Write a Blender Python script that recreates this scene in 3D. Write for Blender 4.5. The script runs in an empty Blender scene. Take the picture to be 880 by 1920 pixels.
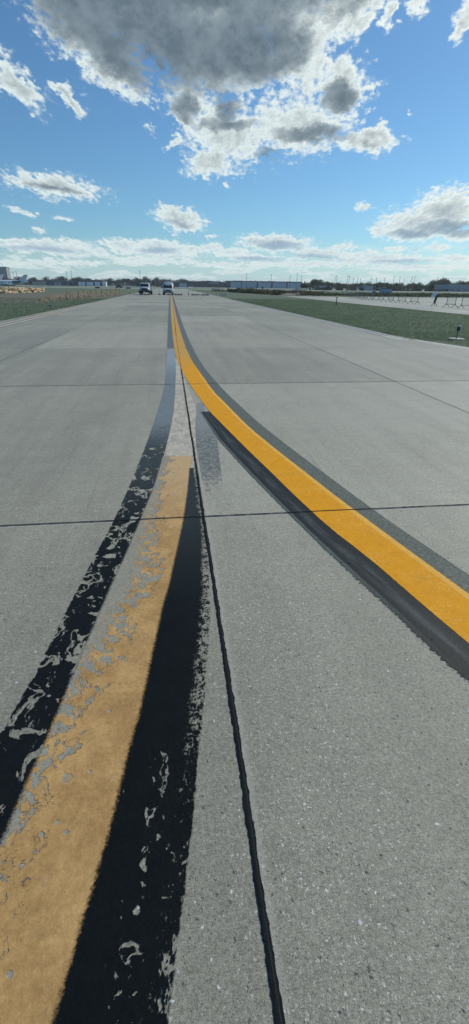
import bpy, bmesh, math, random
from mathutils import Vector, Matrix, noise as mnoise
random.seed(7)
R = math.radians
scene = bpy.context.scene
COL = scene.collection

# ------------------------------------------------------------------ camera
CAM_H = 1.65
FPX = 850.0                      # focal length in pixels of a 1920 px tall frame
PITCH = math.atan((960-537.5)/FPX)
YAW = math.atan((440-316)/math.hypot(FPX, 960-537.5))
ROLL = 0.0125
def make_camera():
    cd = bpy.data.cameras.new("camera"); co = bpy.data.objects.new("camera", cd); COL.objects.link(co)
    fh = Vector((math.sin(YAW), math.cos(YAW), 0)); r0 = Vector((math.cos(YAW), -math.sin(YAW), 0)); z = Vector((0, 0, 1))
    f = fh*math.cos(PITCH)-z*math.sin(PITCH); u0 = fh*math.sin(PITCH)+z*math.cos(PITCH)
    r = r0*math.cos(ROLL)+u0*math.sin(ROLL); u = -r0*math.sin(ROLL)+u0*math.cos(ROLL)
    m = Matrix((r, u, -f)).transposed().to_4x4(); m.translation = Vector((0, 0, CAM_H))
    co.matrix_world = m
    cd.sensor_fit = 'VERTICAL'; cd.sensor_height = 36; cd.lens = FPX/1920*36
    cd.clip_start = 0.02; cd.clip_end = 20000
    scene.camera = co
make_camera()
def sx(col, Y):
    """X of a thing standing at distance Y, seen on the bearing of photo column col"""
    return Y*math.tan(math.atan((col-440)/949.3)+YAW)

# ------------------------------------------------------------------ node helper
class NT:
    def __init__(s, tree): s.t = tree; s.n = tree.nodes; s.l = tree.links
    def new(s, typ, **kw):
        n = s.n.new(typ)
        for k, v in kw.items(): setattr(n, k, v)
        return n
    def put(s, sock, v):
        if v is None: return
        if isinstance(v, bpy.types.NodeSocket): s.l.new(v, sock)
        else:
            try: sock.default_value = v
            except Exception: sock.default_value = (v, v, v)
    def m(s, op, a, b=None, c=None, clamp=False):
        n = s.new('ShaderNodeMath', operation=op, use_clamp=clamp)
        for i, v in enumerate((a, b, c)): s.put(n.inputs[i], v)
        return n.outputs[0]
    def v(s, op, a, b=None, scale=None):
        n = s.new('ShaderNodeVectorMath', operation=op)
        s.put(n.inputs[0], a); s.put(n.inputs[1], b)
        if scale is not None: s.put(n.inputs['Scale'], scale)
        return n.outputs['Value'] if op in ('LENGTH', 'DOT_PRODUCT', 'DISTANCE') else n.outputs[0]
    def sep(s, v):
        n = s.new('ShaderNodeSeparateXYZ'); s.put(n.inputs[0], v); return n.outputs
    def com(s, x, y, z=0.0):
        n = s.new('ShaderNodeCombineXYZ')
        for i, q in enumerate((x, y, z)): s.put(n.inputs[i], q)
        return n.outputs[0]
    def map(s, v, loc=(0, 0, 0), rot=(0, 0, 0), sc=(1, 1, 1), typ='POINT'):
        n = s.new('ShaderNodeMapping', vector_type=typ)
        s.put(n.inputs[0], v); n.inputs['Location'].default_value = loc
        n.inputs['Rotation'].default_value = rot; n.inputs['Scale'].default_value = sc
        return n.outputs[0]
    def noise(s, v, scale=1.0, detail=3.0, rough=.55, dist=0.0, color=False):
        n = s.new('ShaderNodeTexNoise'); s.put(n.inputs['Vector'], v)
        n.inputs['Scale'].default_value = scale; n.inputs['Detail'].default_value = detail
        n.inputs['Roughness'].default_value = rough; n.inputs['Distortion'].default_value = dist
        return n.outputs['Color' if color else 'Fac']
    def vor(s, v, scale=1.0, feature='F1', rnd=1.0):
        n = s.new('ShaderNodeTexVoronoi', feature=feature); s.put(n.inputs['Vector'], v)
        n.inputs['Scale'].default_value = scale; n.inputs['Randomness'].default_value = rnd
        return n.outputs
    def ss(s, x, a, b):
        """smoothstep from a to b (a may be above b)"""
        n = s.new('ShaderNodeMapRange', interpolation_type='SMOOTHSTEP'); s.put(n.inputs[0], x)
        if a <= b:
            n.inputs[1].default_value = a; n.inputs[2].default_value = b
            n.inputs[3].default_value = 0; n.inputs[4].default_value = 1
        else:
            n.inputs[1].default_value = b; n.inputs[2].default_value = a
            n.inputs[3].default_value = 1; n.inputs[4].default_value = 0
        return n.outputs[0]
    def mix(s, f, a, b, mode='MIX'):
        n = s.new('ShaderNodeMix', data_type='RGBA', blend_type=mode)
        s.put(n.inputs[0], f); s.put(n.inputs[6], c4(a)); s.put(n.inputs[7], c4(b))
        return n.outputs[2]
    def fmix(s, f, a, b):
        n = s.new('ShaderNodeMix', data_type='FLOAT'); s.put(n.inputs[0], f); s.put(n.inputs[2], a); s.put(n.inputs[3], b)
        return n.outputs[0]
def c4(c):
    return (c[0], c[1], c[2], 1) if isinstance(c, tuple) and len(c) == 3 else c
def new_mat(name):
    m = bpy.data.materials.new(name); m.use_nodes = True
    m.node_tree.nodes.clear(); nt = NT(m.node_tree)
    out = nt.new('ShaderNodeOutputMaterial'); b = nt.new('ShaderNodeBsdfPrincipled')
    m.node_tree.links.new(b.outputs[0], out.inputs[0])
    return m, nt, b, out
def bump(nt, b, h, strength=.5, dist=.01):
    n = nt.new('ShaderNodeBump'); n.inputs['Strength'].default_value = strength; n.inputs['Distance'].default_value = dist
    nt.put(n.inputs['Height'], h); nt.l.new(n.outputs[0], b.inputs['Normal'])
def objco(nt): return nt.new('ShaderNodeTexCoord').outputs['Object']
def alpha_out(nt, b, out, fac):
    """opaque where fac is 1, the surface below shows where it is 0"""
    tr = nt.new('ShaderNodeBsdfTransparent'); mx = nt.new('ShaderNodeMixShader')
    nt.put(mx.inputs[0], fac); nt.l.new(tr.outputs[0], mx.inputs[1]); nt.l.new(b.outputs[0], mx.inputs[2])
    nt.l.new(mx.outputs[0], out.inputs[0])
MATS = {}
def plain(name, col, rough=.6, metal=0, var=.15, scale=2.0, emis=None):
    if name in MATS: return MATS[name]
    m, nt, b, out = new_mat(name)
    n = nt.noise(objco(nt), scale, 4, .6)
    a = tuple(max(0, c*(1-var)) for c in col); d = tuple(min(1, c*(1+var)) for c in col)
    nt.put(b.inputs['Base Color'], nt.mix(n, a, d))
    b.inputs['Roughness'].default_value = rough; b.inputs['Metallic'].default_value = metal
    MATS[name] = m; return m

# ------------------------------------------------------------------ object helpers
def link(name, me, mat=None, parent=None, loc=None):
    o = bpy.data.objects.new(name, me); COL.objects.link(o)
    if me is not None and mat is not None: me.materials.append(mat)
    if parent is not None: o.parent = parent
    if loc is not None: o.location = loc
    return o
def tag(o, label=None, cat=None, group=None, kind=None):
    if label: o['label'] = label
    if cat: o['category'] = cat
    if group: o['group'] = group
    if kind: o['kind'] = kind
    return o
def thing(name, label, cat, loc=(0, 0, 0), rz=0, group=None):
    o = bpy.data.objects.new(name, None); COL.objects.link(o); o.location = loc; o.rotation_euler = (0, 0, rz)
    o.empty_display_size = .2
    return tag(o, label, cat, group)
def kids(o): return [c for c in bpy.data.objects if c.parent == o]
def dup(root, loc, rz=0, label=None, scale=None, parent=None):
    src_kids = kids(root)
    c = root.copy(); COL.objects.link(c)
    if parent is None:
        c.location = loc; c.rotation_euler = (0, 0, rz)
        if scale is not None: c.scale = scale if not isinstance(scale, (int, float)) else (scale,)*3
        if label: c['label'] = label
    else: c.parent = parent
    for k in src_kids: dup(k, None, parent=c)
    return c
class MB:
    """collects shapes, becomes ONE mesh"""
    def __init__(s): s.v = []; s.f = []; s.sm = []
    def add(s, vs, fs, smooth=False):
        k = len(s.v); s.v += [tuple(p) for p in vs]; s.f += [tuple(i+k for i in f) for f in fs]; s.sm += [smooth]*len(fs); return s
    def box(s, c, d, rz=0, rx=0, ry=0, taper=(1, 1), shift=(0, 0)):
        m = Matrix.Rotation(rz, 3, 'Z') @ Matrix.Rotation(ry, 3, 'Y') @ Matrix.Rotation(rx, 3, 'X')
        vs = []
        for k in (-1, 1):
            tx, ty = (1, 1) if k < 0 else taper; ox, oy = (0, 0) if k < 0 else shift
            for (i, j) in ((-1, -1), (1, -1), (1, 1), (-1, 1)):
                vs.append(Vector(c) + m @ Vector((i*d[0]/2*tx+ox, j*d[1]/2*ty+oy, k*d[2]/2)))
        return s.add(vs, [(3, 2, 1, 0), (4, 5, 6, 7), (0, 1, 5, 4), (1, 2, 6, 5), (2, 3, 7, 6), (3, 0, 4, 7)])
    def tube(s, p, q, r, r2=None, n=10, smooth=True):
        p = Vector(p); q = Vector(q); r2 = r if r2 is None else r2
        a = (q-p).normalized(); b = a.orthogonal().normalized(); c = a.cross(b)
        vs = [p+(b*math.cos(t)+c*math.sin(t))*r for t in [2*math.pi*i/n for i in range(n)]]
        vs += [q+(b*math.cos(t)+c*math.sin(t))*r2 for t in [2*math.pi*i/n for i in range(n)]]
        fs = [(i, (i+1) % n, n+(i+1) % n, n+i) for i in range(n)]
        s.add(vs, fs, smooth); s.add(vs[:n], [tuple(reversed(range(n)))]); s.add(vs[n:], [tuple(range(n))]); return s
    def loft(s, rings, smooth=True, cap=True):
        n = len(rings[0]); vs = [p for r in rings for p in r]; fs = []
        for k in range(len(rings)-1):
            for i in range(n): fs.append((k*n+i, k*n+(i+1) % n, (k+1)*n+(i+1) % n, (k+1)*n+i))
        s.add(vs, fs, smooth)
        if cap: s.add(rings[0], [tuple(reversed(range(n)))]); s.add(rings[-1], [tuple(range(n))])
        return s
    def prism(s, poly, axis, a, b):
        """polygon extruded along an axis; poly holds the two other coordinates"""
        def P(u, w, t): return {'x': (t, u, w), 'y': (u, t, w), 'z': (u, w, t)}[axis]
        n = len(poly); vs = [P(u, w, a) for u, w in poly]+[P(u, w, b) for u, w in poly]
        fs = [(i, (i+1) % n, n+(i+1) % n, n+i) for i in range(n)]+[tuple(reversed(range(n))), tuple(range(n, 2*n))]
        return s.add(vs, fs)
    def build(s, name, mat, parent=None, loc=None, bevel=0):
        me = bpy.data.meshes.new(name); me.from_pydata(s.v, [], s.f)
        me.polygons.foreach_set('use_smooth', s.sm)
        bm = bmesh.new(); bm.from_mesh(me)
        if bevel:
            bmesh.ops.remove_doubles(bm, verts=bm.verts, dist=1e-5)
            es = [e for e in bm.edges if len(e.link_faces) == 2 and e.calc_face_angle(0) > .6]
            bmesh.ops.bevel(bm, geom=es, offset=bevel, segments=2, affect='EDGES', profile=.6)
        bmesh.ops.recalc_face_normals(bm, faces=bm.faces); bm.to_mesh(me); bm.free()
        me.update()
        return link(name, me, mat, parent, loc)
# ------------------------------------------------------------------ sky, clouds and sun
SUN_AZ = R(58)      # clockwise from +Y (the direction the pavement runs)
SUN_EL = R(38)
# cloud banks: bearing and height of the centre, half width, half height, tilt (all degrees), weight
CLOUDS = [(0.1, 21.08, 13.42, 3.64, -6.2, 1.3), (-6.92, 20.73, 5.67, 2.25, -12.7, 1.1), (5.9, 23.75, 19.8, 4.15, 1.0, 1.5), (-5.63, 18.51, 5.75, 2.1, -28.5, 1.2),
    (5.9, 18.55, 7.54, 2.7, 0.9, 1.2), (12.87, 19.2, 3.91, 3.37, -14.5, 1.2), (6.44, 13.43, 5.28, 3.02, -6.8, 0.9), (2.27, 15.27, 2.7, 2.05, -30.5, 0.9),
    (13.28, 14.02, 6.27, 2.42, -0.9, 0.9), (17.36, 16.51, 2.89, 2.15, -2.2, 1.2), (20.11, 12.78, 3.85, 1.18, -6.1, 1.1), (4.55, 11.02, 2.99, 1.36, 8.9, 1),
    (16.97, 21.26, 4.33, 2.0, 23.0, 1.0), (20.94, 20.96, 0.74, 1.04, -4.1, 0.8), (23.34, 21.17, 0.98, 1.03, -5.0, 0.8), (27.2, 19.71, 1.0, 1.41, -18.8, 1),
    (-12.96, 15.73, 2.73, 1.46, -34.1, 1.1), (-8.79, 15.25, 1.96, 0.92, -29.1, 1), (-11.18, 8.66, 5.4, 1.18, -5.3, 1.1), (-14.42, 6.36, 1.51, 0.38, -6.1, 0.7),
    (1.21, 6.37, 3.05, 1.17, -8.9, 1.05), (-10.68, 6.06, 0.83, 0.28, 2.6, 0.6), (-13.04, 4.96, 0.76, 0.33, 2.5, 0.6), (20.35, 7.36, 1.35, 0.41, -5.3, 0.8),
    (6.02, 9.13, 0.61, 0.23, -7.3, 0.7), (4.64, 4.8, 0.81, 0.25, 0.8, 0.6), (0.87, 5.07, 0.46, 0.29, 1.2, 0.6), (-1.19, 13.49, 0.31, 0.39, 2.5, 0.6),
    (0.85, 12.66, 1.15, 0.33, 20.9, 0.7), (23.32, 14.77, 0.29, 0.3, -3.5, 0.6), (28.39, 6.79, 3.69, 2.07, -1.9, 1.3), (25.86, 5.66, 4.63, 1.59, -1.2, 1.1),
    (22.22, 5.49, 0.96, 0.9, -0.8, 0.8), (29.52, 4.89, 3.45, 0.7, -1.3, 0.9), (27.24, 7.62, 1.39, 0.8, -2.1, 0.7), (-4.86, 3.81, 2.76, 0.85, -3.0, 1),
    (-1.32, 3.7, 3.43, 1.0, 1.2, 1.1), (-12.77, 3.48, 5.36, 0.88, -0.8, 1.1), (-7.53, 3.06, 1.71, 0.41, -7.7, 0.8), (2.13, 3.56, 2.61, 0.6, 1.0, 0.8),
    (11.42, 4.37, 4.63, 0.99, -2.3, 1.1), (16.38, 3.39, 4.89, 0.65, -5.1, 0.9), (22.59, 2.98, 6.59, 0.6, -2.0, 0.8), (6.5, 3.42, 2.93, 0.61, 0.7, 0.8),
    (28.25, 3.76, 1.52, 0.38, -0.8, 0.7), (9.45, 2.84, 3.53, 0.56, 0.5, 0.7), (-14.3, 2.0, 6.15, 0.44, 1.5, 0.6), (-1.11, 2.39, 6.36, 0.41, 1.0, 0.6),
    (-15.47, 3.85, 1.98, 0.42, 2.3, 0.8), (-10.48, 3.17, 1.6, 0.39, 1.7, 0.8), (4.46, 3.9, 1.75, 0.45, 0.8, 0.8), (-3.67, 2.65, 2.84, 0.41, 1.2, 0.7),
    (18.58, 3.98, 1.68, 0.4, -0.2, 0.8), (20.43, 2.59, 3.35, 0.46, 0.0, 0.8), (30.45, 2.79, 2.98, 0.43, -0.5, 0.7), (-9.57, 2.02, 3.26, 0.35, 1.3, 0.7),
    (5.92, 2.18, 3.55, 0.36, 0.7, 0.7), (24.1, 3.66, 1.28, 0.39, -0.4, 0.7), (14.16, 2.36, 9.32, 0.46, 0.4, 0.7), (26.51, 1.99, 6.87, 0.45, -0.0, 0.7)]
CORES = [(-2.35, 20.33, 10.87, 3.52, -13.1, 1.5), (1.43, 19.09, 9.16, 1.91, -5.8, 1.2), (8.39, 19.57, 5.46, 2.77, 0.2, 1.2), (7.31, 23.77, 15.56, 3.04, 0.5, 1.3),
    (-3.54, 18.0, 3.59, 1.1, -28.8, 0.9), (17.17, 15.98, 1.81, 1.02, -2.1, 0.8), (14.64, 13.41, 3.66, 0.59, -1.1, 0.7), (6.44, 14.02, 2.64, 0.55, 0.8, 0.55),
    (2.0, 15.07, 1.42, 0.86, -21.5, 0.7), (10.5, 11.75, 1.51, 0.58, -0.1, 0.8), (6.17, 15.17, 1.31, 1.13, 0.8, 0.7), (-11.22, 8.4, 2.42, 0.23, -5.4, 0.35),
    (1.07, 5.9, 1.39, 0.25, -9.0, 0.3), (29.16, 5.44, 2.71, 0.65, -1.5, 0.7), (25.45, 5.06, 2.08, 0.38, -1.0, 0.6), (11.73, 4.12, 2.9, 0.4, -2.3, 0.6),
    (15.85, 2.98, 3.18, 0.3, -5.1, 0.6), (-1.34, 3.4, 2.06, 0.3, 1.1, 0.5), (-12.82, 3.2, 3.07, 0.24, -0.9, 0.4), (25.36, 2.53, 3.2, 0.25, -0.2, 0.5),
    (9.45, 2.74, 2.94, 0.26, 0.5, 0.5)]
def make_world():
    w = bpy.data.worlds.new("World"); scene.world = w; w.use_nodes = True
    w.node_tree.nodes.clear(); nt = NT(w.node_tree)
    out = nt.new('ShaderNodeOutputWorld')
    sky = nt.new('ShaderNodeTexSky', sky_type='NISHITA'); sky.sun_disc = False
    sky.sun_elevation = SUN_EL; sky.sun_rotation = SUN_AZ
    sky.air_density = 1.0; sky.dust_density = 0.35; sky.ozone_density = 2.5; sky.altitude = 0
    d = nt.new('ShaderNodeTexCoord').outputs['Generated']
    d = nt.v('NORMALIZE', d)
    x, y, z = nt.sep(d)[0:3]
    az = nt.m('MULTIPLY', nt.m('ARCTAN2', x, y), 57.2958)
    el = nt.m('MULTIPLY', nt.m('ARCSINE', z), 57.2958)
    q = nt.com(az, el, 0)
    # cloud detail gets finer towards the horizon
    k = nt.m('SQRT', nt.m('DIVIDE', 26.0, nt.m('ADD', nt.m('MAXIMUM', el, 0.0), 5.0)))
    qn = nt.com(nt.m('MULTIPLY', nt.m('SUBTRACT', az, 8.0), k), nt.m('MULTIPLY', nt.m('SQRT', nt.m('MULTIPLY', nt.m('ADD', nt.m('MAXIMUM', el, 0.0), 5.0), 26.0)), 2.9), 0)
    amp = nt.m('MULTIPLY', nt.m('ADD', nt.m('MAXIMUM', el, 0.0), 1.5), 1/15.0)
    amp = nt.m('MINIMUM', amp, 1.15)
    w1 = nt.v('SUBTRACT', nt.noise(qn, .38, 2, .5, color=True), (.5, .5, .5))
    w2 = nt.v('SUBTRACT', nt.noise(qn, 1.7, 5, .62, color=True), (.5, .5, .5))
    wp = nt.v('ADD', nt.v('SCALE', w1, scale=3.0), nt.v('SCALE', w2, scale=1.35))
    wp = nt.v('SCALE', wp, scale=amp)
    qw = nt.v('ADD', q, wp)
    def field(lst, vec, start=-1.0):
        acc = start
        for (ca, ce, ra, re, rot, wt) in lst:
            mp = nt.map(vec, (ca, ce, 0), (0, 0, R(rot)), (ra, re, 1), 'TEXTURE')
            sp = nt.sep(mp); f2 = nt.v('LENGTH', nt.com(sp[0], sp[1], 0))
            f = nt.m('MULTIPLY_ADD', f2, -wt, wt)
            n = nt.m('SMOOTH_MAX', acc, f, .18)
            acc = n
        return acc
    cov = field(CLOUDS, qw)
    dark = field(CORES, nt.v('ADD', q, nt.v('SCALE', wp, scale=.55)))
    # cauliflower detail: fractal noise plus rounded puffs of two sizes
    fb = nt.m('SUBTRACT', nt.noise(qn, 1.1, 7, .52), .5)
    pq = nt.v('ADD', qn, nt.v('SCALE', w2, scale=.9))
    bl = nt.m('SUBTRACT', .42, nt.vor(pq, 1.5)[0])
    bl2 = nt.m('SUBTRACT', .42, nt.vor(nt.v('ADD', pq, nt.v('SCALE', w2, scale=.5)), 3.9)[0])
    puff = nt.m('MULTIPLY_ADD', bl, .42, nt.m('MULTIPLY', bl2, .24))
    dens = nt.m('ADD', cov, nt.m('MULTIPLY_ADD', fb, .95, puff))
    soft = nt.ss(nt.noise(qn, .45, 2, .5), .35, .7)
    alpha = nt.m('ADD', nt.m('MULTIPLY', nt.ss(dens, -.10, .30), nt.m('SUBTRACT', 1.0, soft)), nt.m('MULTIPLY', nt.ss(dens, -.24, .50), soft))
    # light from the sun side: compare the puffs with those a little nearer the sun
    off = nt.v('ADD', pq, (.22, .30, 0))
    fb2 = nt.m('SUBTRACT', nt.noise(nt.v('ADD', qn, (.22, .30, 0)), 1.1, 7, .52), .5)
    blb = nt.m('SUBTRACT', .42, nt.vor(off, 1.5)[0])
    emb = nt.m('MULTIPLY', nt.m('ADD', nt.m('SUBTRACT', fb, fb2), nt.m('MULTIPLY', nt.m('SUBTRACT', bl, blb), .35)), 1.1)
    # optical thickness: thin rims let the sun through, thick cores turn grey
    th1 = nt.m('MULTIPLY', nt.m('MAXIMUM', nt.m('SUBTRACT', dens, .32), 0.0), .85)
    dk = nt.m('ADD', dark, nt.m('MULTIPLY_ADD', nt.m('SUBTRACT', nt.noise(qn, .55, 3, .5), .5), .55, nt.m('MULTIPLY_ADD', fb, .10, nt.m('MULTIPLY', puff, .18))))
    th2 = nt.m('MULTIPLY', nt.m('MAXIMUM', nt.m('ADD', dk, .14), 0.0), 2.8)
    shade = nt.m('SUBTRACT', 1.0, nt.m('EXPONENT', nt.m('MULTIPLY', nt.m('ADD', th1, th2), -1.5)))
    shade = nt.m('SUBTRACT', shade, nt.m('MULTIPLY', emb, nt.m('MULTIPLY_ADD', nt.ss(dark, .0, .5), -.56, .62)), clamp=True)
    # silver rim is brightest on the sun's side
    sun = (math.sin(SUN_AZ)*math.cos(SUN_EL), math.cos(SUN_AZ)*math.cos(SUN_EL), math.sin(SUN_EL))
    cs = nt.v('DOT_PRODUCT', d, sun)
    rim = nt.ss(cs, .62, .97)
    white = nt.mix(rim, (.76, .86, .86), (.95, 1.02, .98))
    grey = nt.mix(nt.ss(nt.noise(qn, .5, 4, .6), .3, .7), (.120, .170, .215), (.205, .270, .320))
    low = nt.ss(el, 9.0, 2.5)
    grey = nt.mix(low, grey, (.34, .48, .61))
    cc = nt.mix(shade, white, grey)
    # rows of flat far clouds and bright air just over the horizon
    fl = nt.com(nt.m('MULTIPLY', az, .22), nt.m('MULTIPLY', el, 1.25), 3.7)
    fn = nt.noise(fl, 1.3, 7, .6)
    band = nt.m('MULTIPLY', nt.ss(fn, .50, .58), nt.m('MULTIPLY', nt.ss(el, 4.6, 2.8), nt.ss(el, -.1, .4)))
    hz = nt.ss(el, 4.5, -.3)
    bg1 = nt.new('ShaderNodeBackground'); nt.put(bg1.inputs[0], nt.mix(1.0, sky.outputs[0], (.62, .93, 1.10), 'MULTIPLY')); bg1.inputs[1].default_value = .094
    bgh = nt.new('ShaderNodeBackground'); bgh.inputs[0].default_value = (.54, .72, .77, 1); bgh.inputs[1].default_value = 1
    mh = nt.new('ShaderNodeMixShader'); nt.put(mh.inputs[0], nt.m('MULTIPLY', hz, .72))
    nt.l.new(bg1.outputs[0], mh.inputs[1]); nt.l.new(bgh.outputs[0], mh.inputs[2])
    bgb = nt.new('ShaderNodeBackground'); nt.put(bgb.inputs[0], nt.mix(nt.ss(fn, .58, .72), (.80, .88, .87), (.44, .57, .66))); bgb.inputs[1].default_value = 1
    mb = nt.new('ShaderNodeMixShader'); nt.put(mb.inputs[0], nt.m('MULTIPLY', band, .7)); nt.l.new(mh.outputs[0], mb.inputs[1]); nt.l.new(bgb.outputs[0], mb.inputs[2])
    bgc = nt.new('ShaderNodeBackground'); nt.put(bgc.inputs[0], cc); bgc.inputs[1].default_value = 1
    mc = nt.new('ShaderNodeMixShader')
    nt.put(mc.inputs[0], nt.m('MULTIPLY', alpha, nt.m('MULTIPLY_ADD', hz, -.10, 1.0)))
    nt.l.new(mb.outputs[0], mc.inputs[1]); nt.l.new(bgc.outputs[0], mc.inputs[2])
    nt.l.new(mc.outputs[0], out.inputs[0])
    w.cycles.sampling_method = 'MANUAL'; w.cycles.sample_map_resolution = 512
make_world()
sl = bpy.data.lights.new("sun", 'SUN'); sl.energy = 3.4; sl.angle = R(.6); sl.color = (1, .96, .84)
so = bpy.data.objects.new("sun", sl); COL.objects.link(so)
so.rotation_euler = Vector((math.sin(SUN_AZ)*math.cos(SUN_EL), math.cos(SUN_AZ)*math.cos(SUN_EL), math.sin(SUN_EL))).to_track_quat('Z', 'Y').to_euler()
so.location = (0, 0, 30)
vs = scene.view_settings
vs.view_transform = 'Standard'; vs.look = 'None'; vs.gamma = 1; vs.exposure = 0; vs.use_curve_mapping = False

# ------------------------------------------------------------------ materials of the ground
JX = [-8.45, -4.12, 0.20, 4.32, 7.98]            # joints along the pavement
JY0, JYS = 3.22, 5.50                             # joints across it
def mat_concrete(name='concrete', tint=(1, 1, 1), detail=True):
    m, nt, b, out = new_mat(name)
    co = objco(nt); x, y, z = nt.sep(co)[0:3]
    ix = nt.m('FLOOR', nt.m('DIVIDE', nt.m('SUBTRACT', x, .2), 4.18)); iy = nt.m('FLOOR', nt.m('DIVIDE', nt.m('SUBTRACT', y, JY0), JYS))
    wn = nt.new('ShaderNodeTexWhiteNoise', noise_dimensions='2D'); nt.put(wn.inputs['Vector'], nt.com(ix, iy, 0))
    slab = wn.outputs['Value']
    big = nt.noise(co, .35, 4, .6)
    streak = nt.noise(nt.map(co, sc=(2.2, .12, 1)), 1.0, 5, .65)
    cross = nt.noise(nt.map(co, sc=(.5, 7, 1)), 1.0, 4, .6)
    blot = nt.noise(co, 3.5, 5, .65, .6)
    t = nt.m('MULTIPLY_ADD', big, .30, nt.m('MULTIPLY', streak, .34))
    t = nt.m('ADD', t, nt.m('MULTIPLY_ADD', blot, .22, nt.m('MULTIPLY_ADD', slab, .20, -.04)))
    t = nt.m('ADD', t, nt.m('MULTIPLY', cross, .10))
    col = nt.mix(nt.ss(t, .30, .78), (.218*tint[0], .210*tint[1], .168*tint[2]), (.380*tint[0], .367*tint[1], .292*tint[2]))
    if detail:
        # foreground light falloff painted into the nearest slabs as a darker tone
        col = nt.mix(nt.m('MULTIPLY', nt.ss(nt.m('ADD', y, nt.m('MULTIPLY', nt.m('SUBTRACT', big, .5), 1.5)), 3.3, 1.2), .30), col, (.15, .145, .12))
        # band beside the centre joint and a wheel path where the paste has worn off the stones
        wearx = nt.noise(nt.map(co, sc=(1, .25, 1)), .9, 2)
        d1 = nt.m('ABSOLUTE', nt.m('SUBTRACT', x, nt.m('MULTIPLY_ADD', wearx, .3, .33)))
        worn = nt.m('MAXIMUM', nt.ss(d1, .55, .08), nt.m('MULTIPLY', nt.ss(streak, .50, .72), .6))
        worn = nt.m('MULTIPLY_ADD', worn, .85, .12)
        pv = nt.v('ADD', co, nt.v('SCALE', nt.noise(co, 60, 2, color=True), scale=.022))
        v1 = nt.vor(pv, 85); v2 = nt.vor(pv, 170); v3 = nt.vor(nt.map(pv, loc=(3, 5, 0)), 55)
        def chips(v, lim, r0, r1):
            cs = nt.sep(v['Color'])
            pick = nt.m('GREATER_THAN', cs[0], lim)
            return nt.m('MULTIPLY', pick, nt.ss(v['Distance'], nt_r(r1), nt_r(r0))), cs[1]
        nt_r = lambda q: q
        c1, r1 = chips(v1, .55, .18, .42); c2, r2 = chips(v2, .50, .22, .46); c3, r3 = chips(v3, .962, .14, .36)
        c1 = nt.m('MULTIPLY', c1, worn); c2 = nt.m('MULTIPLY', c2, nt.m('MULTIPLY_ADD', worn, .6, .35))
        fine = nt.noise(co, 260, 3, .7); fine2 = nt.noise(co, 70, 3, .7)
        g = nt.m('MULTIPLY_ADD', nt.m('SUBTRACT', fine, .5), 2.6, nt.m('MULTIPLY_ADD', nt.m('SUBTRACT', fine2, .5), 1.5, nt.m('MULTIPLY_ADD', nt.m('SUBTRACT', nt.noise(co, 21, 3, .7), .5), .55, 1.0)))
        vm = nt.new('ShaderNodeVectorMath', operation='SCALE'); nt.put(vm.inputs[0], col); nt.put(vm.inputs['Scale'], g); col = vm.outputs[0]
        lt = nt.mix(r1, (.24, .23, .20), (.78, .76, .70))
        col = nt.mix(nt.m('MULTIPLY', c1, .65), col, lt)
        col = nt.mix(nt.m('MULTIPLY', c2, .62), col, nt.mix(r2, (.13, .125, .11), (.66, .64, .60)))
        col = nt.mix(nt.m('MULTIPLY', c3, .9), col, nt.mix(r3, (.42, .44, .45), (.72, .74, .74)))
        v4 = nt.vor(nt.map(pv, loc=(7, 1, 0)), 48); pit = nt.m('MULTIPLY', nt.m('GREATER_THAN', nt.sep(v4['Color'])[0], .90), nt.ss(v4['Distance'], .30, .14))
        v5 = nt.vor(nt.map(pv, loc=(2, 8, 0)), 130); pit2 = nt.m('MULTIPLY', nt.m('GREATER_THAN', nt.sep(v5['Color'])[0], .86), nt.ss(v5['Distance'], .36, .2))
        pit = nt.m('MAXIMUM', pit, nt.m('MULTIPLY', pit2, .7))
        col = nt.mix(nt.m('MULTIPLY', pit, .7), col, (.06, .06, .058))
        # thin brown scuffs and dark rubber smears running with the traffic
        rub = nt.noise(nt.map(co, sc=(9, .35, 1)), 1.0, 4, .6)
        col = nt.mix(nt.m('MULTIPLY', nt.ss(rub, .58, .78), .34), col, (.12, .12, .115))
        stain = nt.noise(co, 1.1, 6, .7, 1.2)
        col = nt.mix(nt.m('MULTIPLY', nt.ss(stain, .62, .75), .25), col, (.17, .15, .125))
        # dirt gathered along the joints
        e = None
        for jx in JX:
            dd = nt.m('ABSOLUTE', nt.m('SUBTRACT', x, jx)); e = dd if e is None else nt.m('MINIMUM', e, dd)
        yy = nt.m('SUBTRACT', nt.m('MODULO', nt.m('ADD', nt.m('SUBTRACT', y, JY0), JYS*20.5), JYS), JYS*.5)
        e = nt.m('MINIMUM', e, nt.m('ABSOLUTE', yy))
        jd = nt.m('ADD', e, nt.m('MULTIPLY', nt.noise(co, 9, 4, .7), .05))
        col = nt.mix(nt.m('MULTIPLY', nt.ss(jd, .055, .025), .35), col, (.46, .45, .41))
        h = nt.m('ADD', nt.m('MULTIPLY', fine, .5), nt.m('MULTIPLY', fine2, .9))
        h = nt.m('ADD', h, nt.m('MULTIPLY', c1, .35)); h = nt.m('SUBTRACT', h, nt.m('MULTIPLY', pit, 1.2))
        h = nt.m('ADD', h, nt.m('MULTIPLY', nt.noise(nt.map(co, sc=(12, 160, 1)), 1.0, 2), .35))
        bump(nt, b, h, .55, .0035)
    nt.put(b.inputs['Base Color'], col)
    b.inputs['Roughness'].default_value = .6; b.inputs['Specular IOR Level'].default_value = .33
    return m
M_CONC = mat_concrete()

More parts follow.
